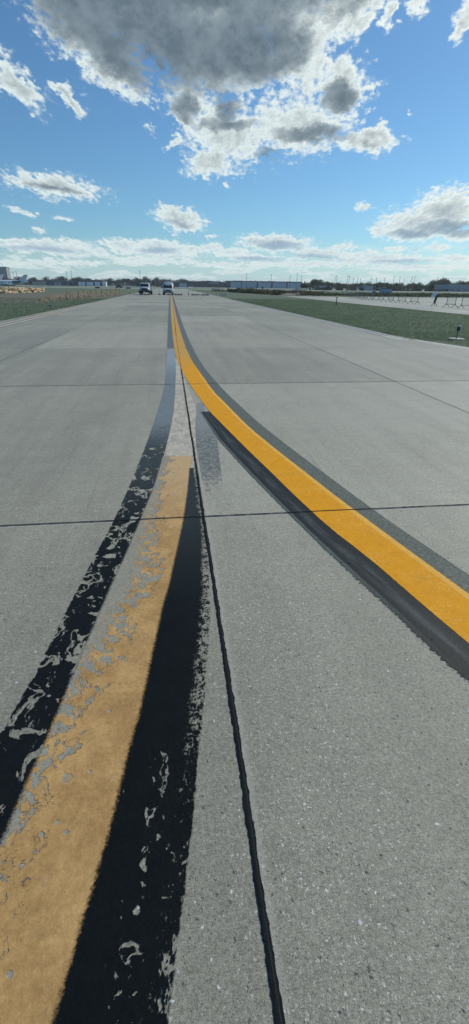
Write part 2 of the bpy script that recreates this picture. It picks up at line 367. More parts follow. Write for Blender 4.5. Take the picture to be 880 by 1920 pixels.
def uvs(nt): return nt.sep(nt.new('ShaderNodeTexCoord').outputs['UV'])
def mat_paint(name, recipe, rough=.5, spec=.4):
    m, nt, b, out = new_mat(name)
    co = objco(nt); u, v, _ = uvs(nt)[0:3]
    col, a, h = recipe(nt, co, u, v)
    nt.put(b.inputs['Base Color'], col); b.inputs['Roughness'].default_value = rough; b.inputs['Specular IOR Level'].default_value = spec
    hh = nt.m('ADD', nt.m('MULTIPLY', nt.noise(co, 210, 3, .7), .5), nt.m('MULTIPLY', nt.noise(co, 60, 3, .6), .6))
    if h is not None: hh = nt.m('ADD', hh, h)
    bump(nt, b, hh, .6, .003)
    if a is not None: alpha_out(nt, b, out, a)
    return m
def grain(nt, co, col, amt=.35, scale=190):
    g = nt.m('MULTIPLY_ADD', nt.m('SUBTRACT', nt.noise(co, scale, 3, .7), .5), amt*2.2, 1.0)
    g = nt.m('MULTIPLY', g, nt.m('MULTIPLY_ADD', nt.m('SUBTRACT', nt.noise(co, 11, 4, .6), .5), .35, 1.0))
    g = nt.m('MULTIPLY', g, nt.m('MULTIPLY_ADD', nt.m('SUBTRACT', nt.noise(co, 48, 4, .75), .5), amt*3.0, 1.0))
    n = nt.new('ShaderNodeVectorMath', operation='SCALE'); nt.put(n.inputs[0], col); nt.put(n.inputs['Scale'], g); return n.outputs[0]
def edge(nt, u, n, lo=0.0, hi=1.0, amp=.06, soft=.02):
    """1 inside the stripe, ragged by the noise n"""
    k = nt.m('MULTIPLY', nt.m('SUBTRACT', n, .5), amp)
    uu = nt.m('ADD', u, k)
    return nt.m('MULTIPLY', nt.ss(uu, lo-soft, lo+soft), nt.ss(uu, hi+soft, hi-soft))

# bright new yellow stripe
def r_new_yellow(nt, co, u, v):
    y = nt.sep(co)[1]
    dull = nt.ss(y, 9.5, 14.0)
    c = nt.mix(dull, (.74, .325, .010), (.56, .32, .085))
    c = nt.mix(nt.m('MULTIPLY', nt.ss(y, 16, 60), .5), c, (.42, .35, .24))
    # the right edge was sprayed over twice and is paler
    ed = nt.ss(nt.m('ADD', u, nt.m('MULTIPLY', nt.m('SUBTRACT', nt.noise(co, 14, 3), .5), .03)), .845, .875)
    c = nt.mix(nt.m('MULTIPLY', ed, nt.m('MULTIPLY', nt.ss(y, 10.5, 8.5), .85)), c, (.78, .44, .09))
    cr = nt.noise(nt.map(co, sc=(6, 14, 1)), 1.0, 6, .75, 1.5)
    c = nt.mix(nt.m('MULTIPLY', nt.ss(nt.m('ABSOLUTE', nt.m('SUBTRACT', cr, .5)), .012, .0), nt.m('MULTIPLY_ADD', dull, .35, .10)), c, (.17, .10, .03))
    pk = nt.vor(co, 38); pin = nt.m('MULTIPLY', nt.m('GREATER_THAN', nt.sep(pk['Color'])[0], .955), nt.ss(pk['Distance'], .20, .10))
    c = nt.mix(nt.m('MULTIPLY', pin, .8), c, (.13, .09, .04))
    sp = nt.vor(co, 120); br = nt.m('MULTIPLY', nt.m('GREATER_THAN', nt.sep(sp['Color'])[0], .85), nt.ss(nt.noise(co, 2.5, 3), .45, .62))
    c = nt.mix(nt.m('MULTIPLY', br, .5), c, (.80, .50, .16))
    sc = nt.noise(nt.map(co, rot=(0, 0, R(20)), sc=(1.2, 5, 1)), 2.2, 5, .7)
    c = nt.mix(nt.m('MULTIPLY', nt.ss(sc, .54, .72), .22), c, (.30, .17, .05))
    c = grain(nt, co, c, .16)
    a = edge(nt, u, nt.noise(co, 55, 4, .7), amp=.035, soft=.010)
    return c, a, None
# older faded yellow stripe, flaked along its left side
def flake(nt, co, u, v, lim_l, lim_r):
    n = nt.noise(nt.map(co, sc=(1, .85, 1)), 12, 6, .6, .4)
    n2 = nt.noise(nt.map(co, sc=(1, .8, 1), loc=(4, 4, 0)), 21, 4, .55, .4)
    wander = nt.noise(nt.com(0.0, v, 3.1), 1.15, 3, .6)
    lim = nt.m('MULTIPLY_ADD', wander, 1.05, -.10)
    return n, n2, lim
def r_old_yellow(nt, co, u, v):
    y = nt.sep(co)[1]
    n, n2, _ = flake(nt, co, u, v, 0, 0)
    lm = nt.new('ShaderNodeMapRange'); nt.put(lm.inputs[0], y); lm.inputs[1].default_value = 1.25; lm.inputs[2].default_value = 2.3
    lm.inputs[3].default_value = .22; lm.inputs[4].default_value = .74
    lm2 = nt.new('ShaderNodeMapRange'); nt.put(lm2.inputs[0], y); lm2.inputs[1].default_value = 2.5; lm2.inputs[2].default_value = 3.8
    lm2.inputs[3].default_value = .0; lm2.inputs[4].default_value = .46
    lim = nt.m('SUBTRACT', lm.outputs[0], lm2.outputs[0])
    lim = nt.m('ADD', lim, nt.m('MULTIPLY', nt.m('SUBTRACT', nt.noise(nt.com(0.0, v, 3.1), 3.0, 3, .6), .5), .22))
    # bare grey where the stripe has flaked: sure at the left edge, never at the right
    k = nt.m('SUBTRACT', lim, u)
    t = nt.m('ADD', nt.m('MULTIPLY', k, 1.7), nt.m('MULTIPLY', nt.m('SUBTRACT', n, .5), 3.2))
    islands = nt.m('MULTIPLY', nt.ss(n2, .515, .53), nt.m('MULTIPLY', nt.ss(k, .55, .35), nt.ss(y, 3.9, 3.2)))
    bare = nt.m('SUBTRACT', nt.ss(t, .10, .16), islands, clamp=True)
    v1 = nt.vor(nt.v('ADD', co, nt.v('SCALE', nt.noise(co, 22, 3, color=True), scale=.03)), 9.5)
    hole = nt.m('MULTIPLY', nt.m('GREATER_THAN', nt.sep(v1['Color'])[0], .60), nt.ss(v1['Distance'], .24, .21))
    hole = nt.m('MULTIPLY', hole, nt.ss(k, -.38, -.05))
    v2 = nt.vor(nt.v('ADD', co, nt.v('SCALE', nt.noise(co, 40, 3, color=True), scale=.02)), 24)
    hole2 = nt.m('MULTIPLY', nt.m('MULTIPLY', nt.m('GREATER_THAN', nt.sep(v2['Color'])[0], .90), nt.ss(v2['Distance'], .24, .20)), nt.ss(u, .93, .8))
    bare = nt.m('MAXIMUM', bare, nt.m('MAXIMUM', hole, nt.m('MULTIPLY', hole2, nt.ss(y, 3.2, 2.0))))
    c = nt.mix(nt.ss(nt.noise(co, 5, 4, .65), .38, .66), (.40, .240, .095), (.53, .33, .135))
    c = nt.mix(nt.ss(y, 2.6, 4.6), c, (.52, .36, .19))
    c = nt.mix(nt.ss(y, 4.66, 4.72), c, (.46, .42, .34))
    c = grain(nt, co, c, .28, 170)
    g = nt.mix(nt.noise(co, 30, 4, .7), (.235, .222, .178), (.345, .33, .27))
    g = grain(nt, co, g, .3, 170)
    # dark lip: edge shadow of the thick paint, put into the colour
    t2 = nt.m('ADD', t, nt.m('MULTIPLY', nt.m('SUBTRACT', nt.noise(co, 50, 2), .5), .1))
    lip = nt.m('MULTIPLY', nt.ss(t2, .07, .12), nt.ss(t2, .17, .13))
    col = nt.mix(bare, c, g)
    lip_shade = nt.m('MULTIPLY', lip, nt.m('MULTIPLY', nt.ss(k, -.5, -.3), .65))
    col = nt.mix(lip_shade, col, (.10, .085, .06))
    a = edge(nt, u, nt.noise(co, 95, 4, .75), lo=-.02, hi=1.0, amp=.11, soft=.03)
    return col, a, nt.m('MULTIPLY', bare, -1.6)
# old black borders
def r_black_outer(nt, co, u, v):
    y = nt.sep(co)[1]
    dst = nt.v('ADD', nt.map(co, sc=(1, .8, 1)), nt.v('SCALE', nt.noise(co, 7, 3, color=True), scale=.08))
    n = nt.noise(dst, 8.0, 5, .52, .6)
    n2 = nt.noise(nt.map(dst, loc=(9, 2, 0)), 14, 5, .6, .6)
    zone = nt.m('MULTIPLY', nt.ss(y, 1.15, 1.6), nt.ss(y, 5.6, 2.0)); zone = nt.m('MULTIPLY_ADD', zone, .074, 0)
    nn = nt.m('ADD', n, zone)
    bare = nt.ss(nn, .600, .612)
    isl = nt.m('MULTIPLY', nt.ss(nn, .655, .665), nt.ss(n2, .47, .50))       # black left standing inside the chips
    bare = nt.m('SUBTRACT', bare, isl, clamp=True)
    sm = nt.ss(nt.m('ADD', n2, nt.m('MULTIPLY', zone, .6)), .655, .67)
    bare = nt.m('MAXIMUM', bare, sm)
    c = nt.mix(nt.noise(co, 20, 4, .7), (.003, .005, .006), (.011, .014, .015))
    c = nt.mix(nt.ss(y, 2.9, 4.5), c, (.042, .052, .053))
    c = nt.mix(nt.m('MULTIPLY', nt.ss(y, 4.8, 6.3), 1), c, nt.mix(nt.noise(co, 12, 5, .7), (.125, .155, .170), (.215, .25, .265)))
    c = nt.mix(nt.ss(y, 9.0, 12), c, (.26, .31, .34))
    c = nt.mix(nt.ss(nt.noise(nt.map(co, sc=(3, 1, 1)), 6, 5, .7), .60, .66), c, (.24, .25, .24))
    c = nt.mix(nt.m('MULTIPLY', nt.ss(bare, .05, .4), nt.ss(y, 5.5, 4.5)), c, (.02, .02, .02))
    c = grain(nt, co, c, .3)
    e = edge(nt, u, nt.noise(co, 26, 5, .7), amp=.14, soft=.02)
    a = nt.m('MULTIPLY', e, nt.m('SUBTRACT', 1.0, nt.m('MULTIPLY', bare, nt.ss(y, 6.5, 4.8))), clamp=True)
    return c, a, None
def r_black_inner(nt, co, u, v):
    y = nt.sep(co)[1]
    c = nt.mix(nt.noise(co, 9, 4, .7), (.002, .004, .005), (.008, .011, .012))
    c = nt.mix(nt.ss(y, 1.9, 3.6), c, (.030, .037, .040))
    c = grain(nt, co, c, .3)
    # rough right flank: the roller only touched the high spots
    sp = nt.noise(nt.map(co, sc=(1, .6, 1)), 130, 4, .7); sp2 = nt.noise(co, 26, 5, .7)
    patch = nt.noise(nt.com(nt.m('MULTIPLY', u, .8), v, 0), 2.2, 3, .6)
    lim = nt.m('MULTIPLY_ADD', patch, -.20, .88)
    thin = nt.ss(nt.m('SUBTRACT', u, lim), -.10, .10)
    dens = nt.m('ADD', nt.m('MULTIPLY', sp, .55), nt.m('MULTIPLY', sp2, .45))
    th = nt.m('MULTIPLY_ADD', nt.m('MULTIPLY', nt.ss(y, .9, 1.5), thin), .10, 0)
    spk = nt.m('MULTIPLY', thin, nt.ss(nt.m('ADD', dens, th), .555, .60))
    # chips in a row near the middle
    dst = nt.v('ADD', nt.map(co, sc=(1.25, .75, 1)), nt.v('SCALE', nt.noise(co, 10, 3, color=True), scale=.05))
    n = nt.noise(dst, 15, 5, .55, .7)
    row = nt.m('MULTIPLY', nt.ss(nt.m('ABSOLUTE', nt.m('SUBTRACT', u, .50)), .22, .04), nt.ss(y, 1.45, 1.1))
    rw = nt.m('MULTIPLY_ADD', row, .17, 0)
    rw = nt.m('ADD', rw, nt.m('MULTIPLY', nt.m('MULTIPLY', nt.ss(u, .55, .75), nt.ss(y, 1.1, .7)), .13))
    nn = nt.m('ADD', n, rw)
    chip = nt.m('MULTIPLY', nt.ss(nn, .720, .732), nt.m('SUBTRACT', 1.0, nt.ss(nn, .78, .79)))
    chip = nt.m('MAXIMUM', chip, nt.m('MULTIPLY', nt.ss(nt.noise(dst, 42, 3, .6), .66, .68), nt.ss(rw, .02, .10)))
    far = nt.m('MULTIPLY', nt.m('MULTIPLY', nt.ss(y, 2.9, 3.4), nt.ss(u, .45, .9)), nt.ss(sp2, .50, .56))
    bare = nt.m('MAXIMUM', nt.m('MAXIMUM', spk, chip), far)
    e = edge(nt, u, nt.noise(co, 40, 5, .75), lo=-.12, amp=.09, soft=.012)
    return c, nt.m('MULTIPLY', e, nt.m('SUBTRACT', 1.0, bare), clamp=True), None
# black borders of the new stripe
def r_new_black_low(nt, co, u, v):
    bandn = nt.noise(nt.com(nt.m('MULTIPLY', u, 3.0), nt.m('MULTIPLY', v, 1.2), 0), 2.0, 4, .6)
    mid = nt.ss(nt.m('ABSOLUTE', nt.m('SUBTRACT', u, .55)), .30, .0)
    c = nt.mix(nt.m('MULTIPLY', mid, nt.ss(bandn, .35, .65)), (.014, .018, .019), (.060, .072, .076))
    # thin coat along the outer edge, where older grey green paint looks through
    fr = nt.ss(nt.m('ADD', u, nt.m('MULTIPLY', nt.m('SUBTRACT', nt.noise(co, 10, 3), .5), .06)), .20, .14)
    c = nt.mix(nt.m('MULTIPLY', fr, nt.ss(nt.sep(co)[1], 1.3, 2.6)), c, (.085, .105, .10))
    c = grain(nt, co, c, .55)
    n = nt.noise(nt.map(co, rot=(0, 0, R(-38)), sc=(.6, 1.5, 1)), 42, 6, .8)
    n = nt.m('MULTIPLY_ADD', nt.m('SUBTRACT', n, .5), nt.m('MULTIPLY_ADD', nt.ss(nt.sep(co)[1], 3.6, 1.8), 1.5, .6), .5)
    e = edge(nt, u, n, lo=.03, hi=1.2, amp=.30, soft=.012)
    pk = nt.vor(co, 22); ch = nt.m('MULTIPLY', nt.m('GREATER_THAN', nt.sep(pk['Color'])[0], .975), nt.ss(pk['Distance'], .24, .18))
    return nt.mix(ch, c, (.003, .004, .005)), e, nt.m('MULTIPLY', ch, -1.0)
def r_new_black_high(nt, co, u, v):
    y = nt.sep(co)[1]
    n = nt.noise(co, 24, 5, .75)
    c = nt.mix(n, (.085, .100, .085), (.165, .185, .155))
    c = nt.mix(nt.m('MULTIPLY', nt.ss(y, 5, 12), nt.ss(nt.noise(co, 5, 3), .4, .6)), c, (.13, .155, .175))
    lip = nt.m('MAXIMUM', nt.ss(u, .955, .985), nt.ss(u, .05, .015))
    c = nt.mix(nt.m('MULTIPLY', lip, .75), c, (.03, .036, .036))
    cr = nt.noise(nt.map(co, sc=(1, 1, 1)), 14, 6, .8, 1.0)
    c = nt.mix(nt.m('MULTIPLY', nt.ss(nt.m('ABSOLUTE', nt.m('SUBTRACT', cr, .5)), .03, .0), .5), c, (.02, .024, .024))
    c = grain(nt, co, c, .6)
    sk = nt.m('MULTIPLY', nt.ss(nt.noise(co, 75, 4, .75), .60, .66), nt.ss(nt.noise(co, 6, 3), .42, .6))
    a = edge(nt, u, nt.noise(co, 45, 5, .75), lo=-.1, amp=.09, soft=.01)
    return c, nt.m('MULTIPLY', a, nt.m('SUBTRACT', 1.0, nt.m('MULTIPLY', sk, nt.ss(y, 14, 6)))), None
def r_far_black(nt, co, u, v):
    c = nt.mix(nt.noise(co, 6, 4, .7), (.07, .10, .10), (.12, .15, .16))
    return grain(nt, co, c, .3), None, None
# bared pale strip between the old stripe and the new one
def r_ghost_pale(nt, co, u, v):
    n = nt.noise(nt.map(co, sc=(1, .5, 1)), 9, 6, .72, .5)
    c = nt.mix(nt.ss(n, .35, .65), (.36, .34, .285), (.56, .50, .40))
    ln = nt.noise(nt.map(co, sc=(3.0, .6, 1)), 7, 6, .8, 1.2)
    c = nt.mix(nt.m('MULTIPLY', nt.ss(nt.m('ABSOLUTE', nt.m('SUBTRACT', ln, .5)), .018, 0), .55), c, (.13, .13, .12))
    return grain(nt, co, c, .3), edge(nt, u, nt.noise(co, 12, 4, .7), amp=.05, soft=.02), None
def r_ghost_blue(nt, co, u, v):
    y = nt.sep(co)[1]
    n = nt.noise(co, 15, 6, .72)
    c = nt.mix(nt.ss(y, 6.2, 5.0), (.225, .25, .255), (.125, .145, .132))
    c = nt.mix(nt.ss(n, .50, .57), c, (.26, .26, .235)); c = nt.mix(nt.ss(nt.noise(nt.map(co, sc=(1, .45, 1)), 34, 5, .75), .52, .60), c, (.29, .285, .25)); c = grain(nt, co, c, .5)
    fade = nt.ss(nt.m('ADD', nt.m('MULTIPLY', n, 2.2), nt.m('MULTIPLY', nt.m('SUBTRACT', y, 4.3), .75)), .78, 1.02)
    e = edge(nt, u, nt.noise(co, 30, 5, .75), amp=.22, soft=.03)
    return c, nt.m('MULTIPLY', e, nt.m('MULTIPLY', fade, .92)), None
M_NY = mat_paint('new_yellow_paint', r_new_yellow, .7, .10)
M_OY = mat_paint('old_yellow_paint', r_old_yellow, .8, .15)
M_BO = mat_paint('flaked_black_paint', r_black_outer, .55, .10)
M_BI = mat_paint('rolled_black_paint', r_black_inner, .52, .09)
M_NL = mat_paint('fresh_black_paint', r_new_black_low, .6, .15)
M_NH = mat_paint('dusty_black_paint', r_new_black_high, .7, .2)
M_FB = mat_paint('faded_black_paint', r_far_black, .55, .35)
M_GP = mat_paint('bared_pale_strip', r_ghost_pale, .65, .3)
M_GB = mat_paint('bluish_grey_paint', r_ghost_blue, .55, .35)
def mat_white_line(name, col):
    def r(nt, co, u, v):
        n = nt.noise(co, 7, 5, .7)
        return grain(nt, co, nt.mix(nt.ss(n, .4, .7), col, tuple(c*.6 for c in col)), .2), None, None
    return mat_paint(name, r, .6, .3)
def mat_seal(name='joint_sealant', groove_glint=True):
    m, nt, b, out = new_mat(name)
    co = objco(nt); u, v, _ = uvs(nt)[0:3]
    n = nt.noise(nt.map(co, sc=(3, 1, 1)), 40, 4, .7)
    gro_glint = nt.ss(nt.m('ABSOLUTE', nt.m('SUBTRACT', u, .62)), .10, .02)  # paler line painted as the highlight along the groove
    c = nt.mix(n, (.005, .007, .008), (.020, .025, .026)); c = nt.mix(nt.m('MULTIPLY', gro_glint, .6 if groove_glint else 0.0), c, (.04, .046, .047))
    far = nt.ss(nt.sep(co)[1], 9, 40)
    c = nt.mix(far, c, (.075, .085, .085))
    nt.put(b.inputs['Base Color'], c); b.inputs['Roughness'].default_value = .75; b.inputs['Specular IOR Level'].default_value = .06
    bump(nt, b, nt.m('ADD', n, nt.m('MULTIPLY', nt.noise(co, 160, 3), .4)), .8, .004)
    return m
M_SEAL = mat_seal(); M_SEALN = mat_seal('narrow_sealant', False)

# ------------------------------------------------------------------ ribbons of paint
def resample(pts, n):
    P = [Vector((p[0], p[1])) for p in pts]
    L = [0]
    for a, b in zip(P, P[1:]): L.append(L[-1]+(b-a).length)
    def at(s):
        i = 0
        while i < len(L)-2 and L[i+1] < s: i += 1
        t = (s-L[i])/max(1e-9, L[i+1]-L[i])
        p0 = P[max(0, i-1)]; p1 = P[i]; p2 = P[i+1]; p3 = P[min(len(P)-1, i+2)]
        d = max(1e-9, L[i+1]-L[i])
        m1 = (p2-p0)/max(1e-9, L[i+1]-L[max(0, i-1)])*d; m2 = (p3-p1)/max(1e-9, L[min(len(P)-1, i+2)]-L[i])*d
        return (2*t**3-3*t**2+1)*p1+(t**3-2*t**2+t)*m1+(-2*t**3+3*t**2)*p2+(t**3-t**2)*m2
    return [at(L[-1]*k/n) for k in range(n+1)], L[-1]
def smooth_x(ys, pts, win):
    """x of an edge as a smooth function of y (gaussian of the digitised points)"""
    P = sorted(pts, key=lambda p: p[1]); out = []
    def lin(y):
        if y <= P[0][1]: a, b = P[0], P[1]
        elif y >= P[-1][1]: a, b = P[-2], P[-1]
        else:
            i = max(k for k in range(len(P)-1) if P[k][1] <= y); a, b = P[i], P[i+1]
        return a[0]+(b[0]-a[0])*(y-a[1])/(b[1]-a[1])
    for y in ys:
        w = win*max(.25, y/3); s = t = 0
        for k in range(-8, 9):
            g = math.exp(-k*k/18); s += g*lin(y+w*k/8); t += g
        out.append(s/t)
    return out
def ribbon(name, L, Rt, y0, y1, z, mat, win=.25, ext=0.12, n=140, m=6, cut=None):
    """stripe between the edges L and Rt (lists of x, y); u runs across, v along; ext widens it for ragged edges"""
    ys = [y0*((y1/y0)**(k/n)) if y0 > 0 else y0+(y1-y0)*(k/n)**1.8 for k in range(n+1)]
    xl = smooth_x(ys, L, win); xr = smooth_x(ys, Rt, win)
    vs = []; uv = []
    for y, a, b in zip(ys, xl, xr):
        for j in range(m+1):
            u = -ext+(1+2*ext)*j/m; vs.append((a+(b-a)*u, y, z*.5)); uv.append((u, y))
    fs = [(i*(m+1)+j, i*(m+1)+j+1, (i+1)*(m+1)+j+1, (i+1)*(m+1)+j) for i in range(n) for j in range(m)]
    me = bpy.data.meshes.new(name); me.from_pydata(vs, [], fs)
    l = me.uv_layers.new(name='UVMap')
    for lp in me.loops: l.data[lp.index].uv = uv[lp.vertex_index]
    o = link(name, me, mat); tag(o, kind='structure'); return o
YL = [(-.30, 300), (-.22, 99), (-.11, 37.0), (-.06, 23.7), (-.02, 16.9), (.01, 13.7), (.08, 11.6), (.19, 9.59), (.32, 8.06), (.48, 6.59), (.61, 5.81), (.70, 5.27), (.83, 4.51), (.875, 4.28), (1.0, 3.55), (1.12, 2.94), (1.26, 2.47), (1.37, 1.97), (1.45, 1.64), (1.58, 1.1), (1.74, .5), (1.95, -.2)]
YR = [(.0, 300), (.08, 99), (.2, 37.1), (.26, 23.7), (.31, 17.5), (.36, 14.1), (.42, 11.8), (.53, 10.0), (.61, 8.67), (.67, 7.86), (.74, 7.35), (.90, 5.97), (.98, 5.45), (1.11, 4.76), (1.27, 3.97), (1.36, 3.51), (1.54, 2.71), (1.70, 2.04), (1.86, 1.4), (2.05, .7), (2.3, -.1)]
BR = [(.2, 300), (.24, 99.5), (.42, 34.5), (.47, 22.1), (.52, 16.0), (.58, 12.7), (.67, 10.35), (.79, 8.71), (.87, 7.81), (1.07, 6.10), (1.14, 5.63), (1.30, 4.70), (1.46, 3.85), (1.62, 3.03), (1.82, 2.23), (2.0, 1.6), (2.2, .9), (2.45, .1)]
HL = [(.335, 6.62), (.35, 6.47), (.47, 5.24), (.67, 4.13), (.83, 3.35), (.89, 3.07), (.97, 2.70), (1.07, 2.29), (1.17, 1.91), (1.23, 1.62), (1.30, 1.39), (1.42, .9), (1.6, .2)]
AL = [(-.20, 14.0), (-.19, 9.75), (-.22, 7.9), (-.29, 6.44), (-.35, 5.41), (-.39, 4.83), (-.45, 4.05), (-.53, 3.2), (-.60, 2.7), (-.66, 2.21), (-.70, 1.85), (-.73, 1.62), (-.78, 1.34), (-.86, .9), (-.97, .3), (-1.1, -.5)]
AR = [(.0, 14.0), (.02, 11.0), (.01, 9.93), (-.02, 7.87), (-.05, 6.63), (-.11, 5.54), (-.16, 4.77), (-.22, 4.04), (-.24, 3.82), (-.32, 3.2), (-.38, 2.75), (-.42, 2.5), (-.48, 2.07), (-.53, 1.69), (-.58, 1.29), (-.605, 1.14), (-.625, .98), (-.64, .88), (-.72, .4), (-.87, -.5)]
CL = [(.10, 4.32), (.06, 3.75), (.01, 3.19), (-.04, 2.78), (-.07, 2.56), (-.10, 2.31), (-.13, 2.15), (-.18, 1.74), (-.22, 1.4), (-.25, 1.24), (-.27, 1.1), (-.29, .94), (-.315, .82), (-.34, .69), (-.36, .58), (-.38, .49), (-.45, .1), (-.58, -.5)]
CR = [(.15, 4.32), (.17, 3.58), (.175, 3.2), (.165, 2.66), (.15, 2.29), (.13, 1.99), (.11, 1.82), (.08, 1.57), (.045, 1.31), (.025, 1.2), (-.01, .93), (-.02, .88), (-.04, .75), (-.07, .59), (-.09, .46), (-.15, .1), (-.26, -.5)]

# ------------------------------------------------------------------ land, pavements, grass
def sheet(name, pts, z, mat, kind='structure', thick=0):
    mb = MB()
    if thick: mb.prism(pts, 'z', z-thick, z)
    else: mb.add([(x, y, z) for x, y in pts], [tuple(range(len(pts)))])
    o = mb.build(name, mat); tag(o, kind=kind); return o
def mat_grass():
    m, nt, b, out = new_mat('grass_turf')
    co = objco(nt)
    n = nt.noise(co, .09, 6, .65); f = nt.noise(nt.map(co, sc=(.35, 1, 1)), 1.3, 5, .7); ff = nt.noise(co, 9, 3, .7)
    t = nt.m('ADD', nt.m('MULTIPLY', n, .55), nt.m('MULTIPLY_ADD', f, .3, nt.m('MULTIPLY', ff, .2)))
    c = nt.mix(nt.ss(t, .38, .68), (.100, .135, .088), (.150, .185, .128))
    dry = nt.noise(nt.map(co, loc=(40, 9, 0), sc=(.5, 1, 1)), .35, 6, .7)
    c = nt.mix(nt.m('MULTIPLY', nt.ss(dry, .54, .68), .4), c, (.13, .125, .085))
    nt.put(b.inputs['Base Color'], c); b.inputs['Roughness'].default_value = .9; b.inputs['Specular IOR Level'].default_value = .1
    bump(nt, b, nt.noise(co, 14, 4, .8), .7, .05)
    return m
M_GRASS = mat_grass()
M_TAR = plain('worn_asphalt', (.16, .165, .165), .8, var=.2, scale=.6)
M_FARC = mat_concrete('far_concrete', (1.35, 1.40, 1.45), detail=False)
M_DIRT = plain('bare_dirt', (.125, .115, .08), .95, var=.45, scale=.9)
g = sheet('ground', [(-2050, -45), (2650, -45), (2650, 4330), (-2050, 4330)], -.035, M_GRASS)
pave = MB()
main = [(-8.45, -14), (9.6, -14), (9.6, 13.2), (9.25, 14.6), (8.85, 16.2), (8.62, 18.5), (8.62, 300), (8.62, 300), (-8.45, 300)]
main = [p for i, p in enumerate(main) if i == 0 or p != main[i-1]]
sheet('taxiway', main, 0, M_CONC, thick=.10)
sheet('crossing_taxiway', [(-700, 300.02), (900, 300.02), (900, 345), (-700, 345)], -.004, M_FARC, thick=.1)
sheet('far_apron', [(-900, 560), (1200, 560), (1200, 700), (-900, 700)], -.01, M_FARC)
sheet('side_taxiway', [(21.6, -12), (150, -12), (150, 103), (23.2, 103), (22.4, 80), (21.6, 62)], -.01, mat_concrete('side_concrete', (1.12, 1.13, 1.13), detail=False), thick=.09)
# joints
def joint(p, q, w, n, rag=.25, name='joint_sealant', z=.0125):
    p = Vector((p[0], p[1])); q = Vector((q[0], q[1])); a = (q-p); L = a.length; a /= L; nrm = Vector((a.y, -a.x))
    vs = []; uv = []; prof = [(-.5, 0), (-.28, 1), (.05, .75), (.22, .35), (.36, .8), (.5, 0)] if w > .02 else [(-.5, 0), (0, .12), (.5, 0)]
    for k in range(n+1):
        s = (k/n)**(1.9 if a.y > .5 else 1)
        c = p+a*(L*s); nz = Vector((c.x*3, c.y*3, w*50))
        wl = 1+rag*(mnoise.noise(nz*3.1)+.9*mnoise.noise(nz*9)+.9*mnoise.noise(nz*23)+.8*mnoise.noise(nz*47)); wr = 1+rag*(mnoise.noise(nz*3.3+Vector((9, 9, 9)))+.9*mnoise.noise(nz*11+Vector((5, 5, 5)))+.7*mnoise.noise(nz*21))
        off = nrm*(w*.18*mnoise.noise(Vector((c.x, c.y, 7))*1.7))
        for u, h in prof:
            d = u*w*(wl if u < 0 else wr); r = c+nrm*d+off
            vs.append((r.x, r.y, z-.002+.002*h)); uv.append((u+.5, s*L))
    m = len(prof)
    fs = [(k*m+j, k*m+j+1, (k+1)*m+j+1, (k+1)*m+j) for k in range(n) for j in range(m-1)]
    me = bpy.data.meshes.new(name); me.from_pydata(vs, [], fs); l = me.uv_layers.new(name='UVMap')
    for lp in me.loops: l.data[lp.index].uv = uv[lp.vertex_index]
    me.polygons.foreach_set('use_smooth', [True]*len(fs))
    return tag(link(name, me, M_SEAL if w > .02 else M_SEALN), kind='structure')
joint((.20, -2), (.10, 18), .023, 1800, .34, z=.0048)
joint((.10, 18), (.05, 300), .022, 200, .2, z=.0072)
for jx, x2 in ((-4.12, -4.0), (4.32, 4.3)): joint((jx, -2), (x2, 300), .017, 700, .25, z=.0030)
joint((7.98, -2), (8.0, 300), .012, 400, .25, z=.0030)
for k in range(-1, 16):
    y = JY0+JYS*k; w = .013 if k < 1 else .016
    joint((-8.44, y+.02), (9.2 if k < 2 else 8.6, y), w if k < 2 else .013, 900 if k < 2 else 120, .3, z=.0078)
# stripes
ribbon('pale_bared_strip', [(0.0, 14.0)]+AR[1:], [(.14, 14.2), (.17, 10.2), (.20, 9.0), (.24, 8.0), (.285, 7.2), (.285, 6.5), (.235, 6.0), (.215, 5.2), (.195, 4.6), (.17, 4.3)], 4.3, 12.2, .0025, M_GP, .06, .06)
ribbon('bluish_worn_patch', [(.33, 7.3), (.29, 6.67), (.23, 5.6), (.21, 5.2), (.21, 3.4)], [(.42, 7.3), (.41, 6.2), (.46, 5.2), (.42, 4.45), (.36, 3.3)], 3.3, 7.2, .003, M_GB, .06, .15)
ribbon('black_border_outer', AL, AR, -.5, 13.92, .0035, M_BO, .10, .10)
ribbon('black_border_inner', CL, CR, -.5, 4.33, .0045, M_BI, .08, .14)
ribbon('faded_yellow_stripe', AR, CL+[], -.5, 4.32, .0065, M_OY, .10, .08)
ribbon('faded_yellow_stripe_end', [(-.16, 4.77), (-.22, 4.04)], [(.155, 4.77), (.105, 4.32), (.10, 4.1)], 4.322, 4.72, .0065, M_OY, .04, .06, n=20)
ribbon('black_border_low', HL, YL, -.2, 6.62, .0055, M_NL, .10, .10)
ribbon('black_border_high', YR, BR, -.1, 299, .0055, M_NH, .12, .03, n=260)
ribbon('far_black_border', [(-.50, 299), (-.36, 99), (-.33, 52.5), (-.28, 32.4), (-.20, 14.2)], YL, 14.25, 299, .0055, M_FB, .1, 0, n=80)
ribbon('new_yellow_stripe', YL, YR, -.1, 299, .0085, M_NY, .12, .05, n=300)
M_EDGE = mat_white_line('edge_line_paint', (.66, .58, .42))
M_EDGEW = mat_white_line('white_line_paint', (.62, .62, .58))
M_EDGEB = mat_white_line('edge_line_border_paint', (.11, .115, .11))
for a, b in ((-8.0, -7.18), (8.0, 8.6)): ribbon('edge_line_border', [(a, 0), (a, 300)], [(b, 0), (b, 300)], 18 if a > 0 else 1, 299, .0022, M_EDGEB, .1, 0, n=60, m=1)
for a, b in ((-7.88, -7.68), (-7.48, -7.28)): ribbon('edge_line', [(a, 0), (a, 300)], [(b, 0), (b, 300)], 1, 299, .004, M_EDGE, .1, 0, n=60, m=1)
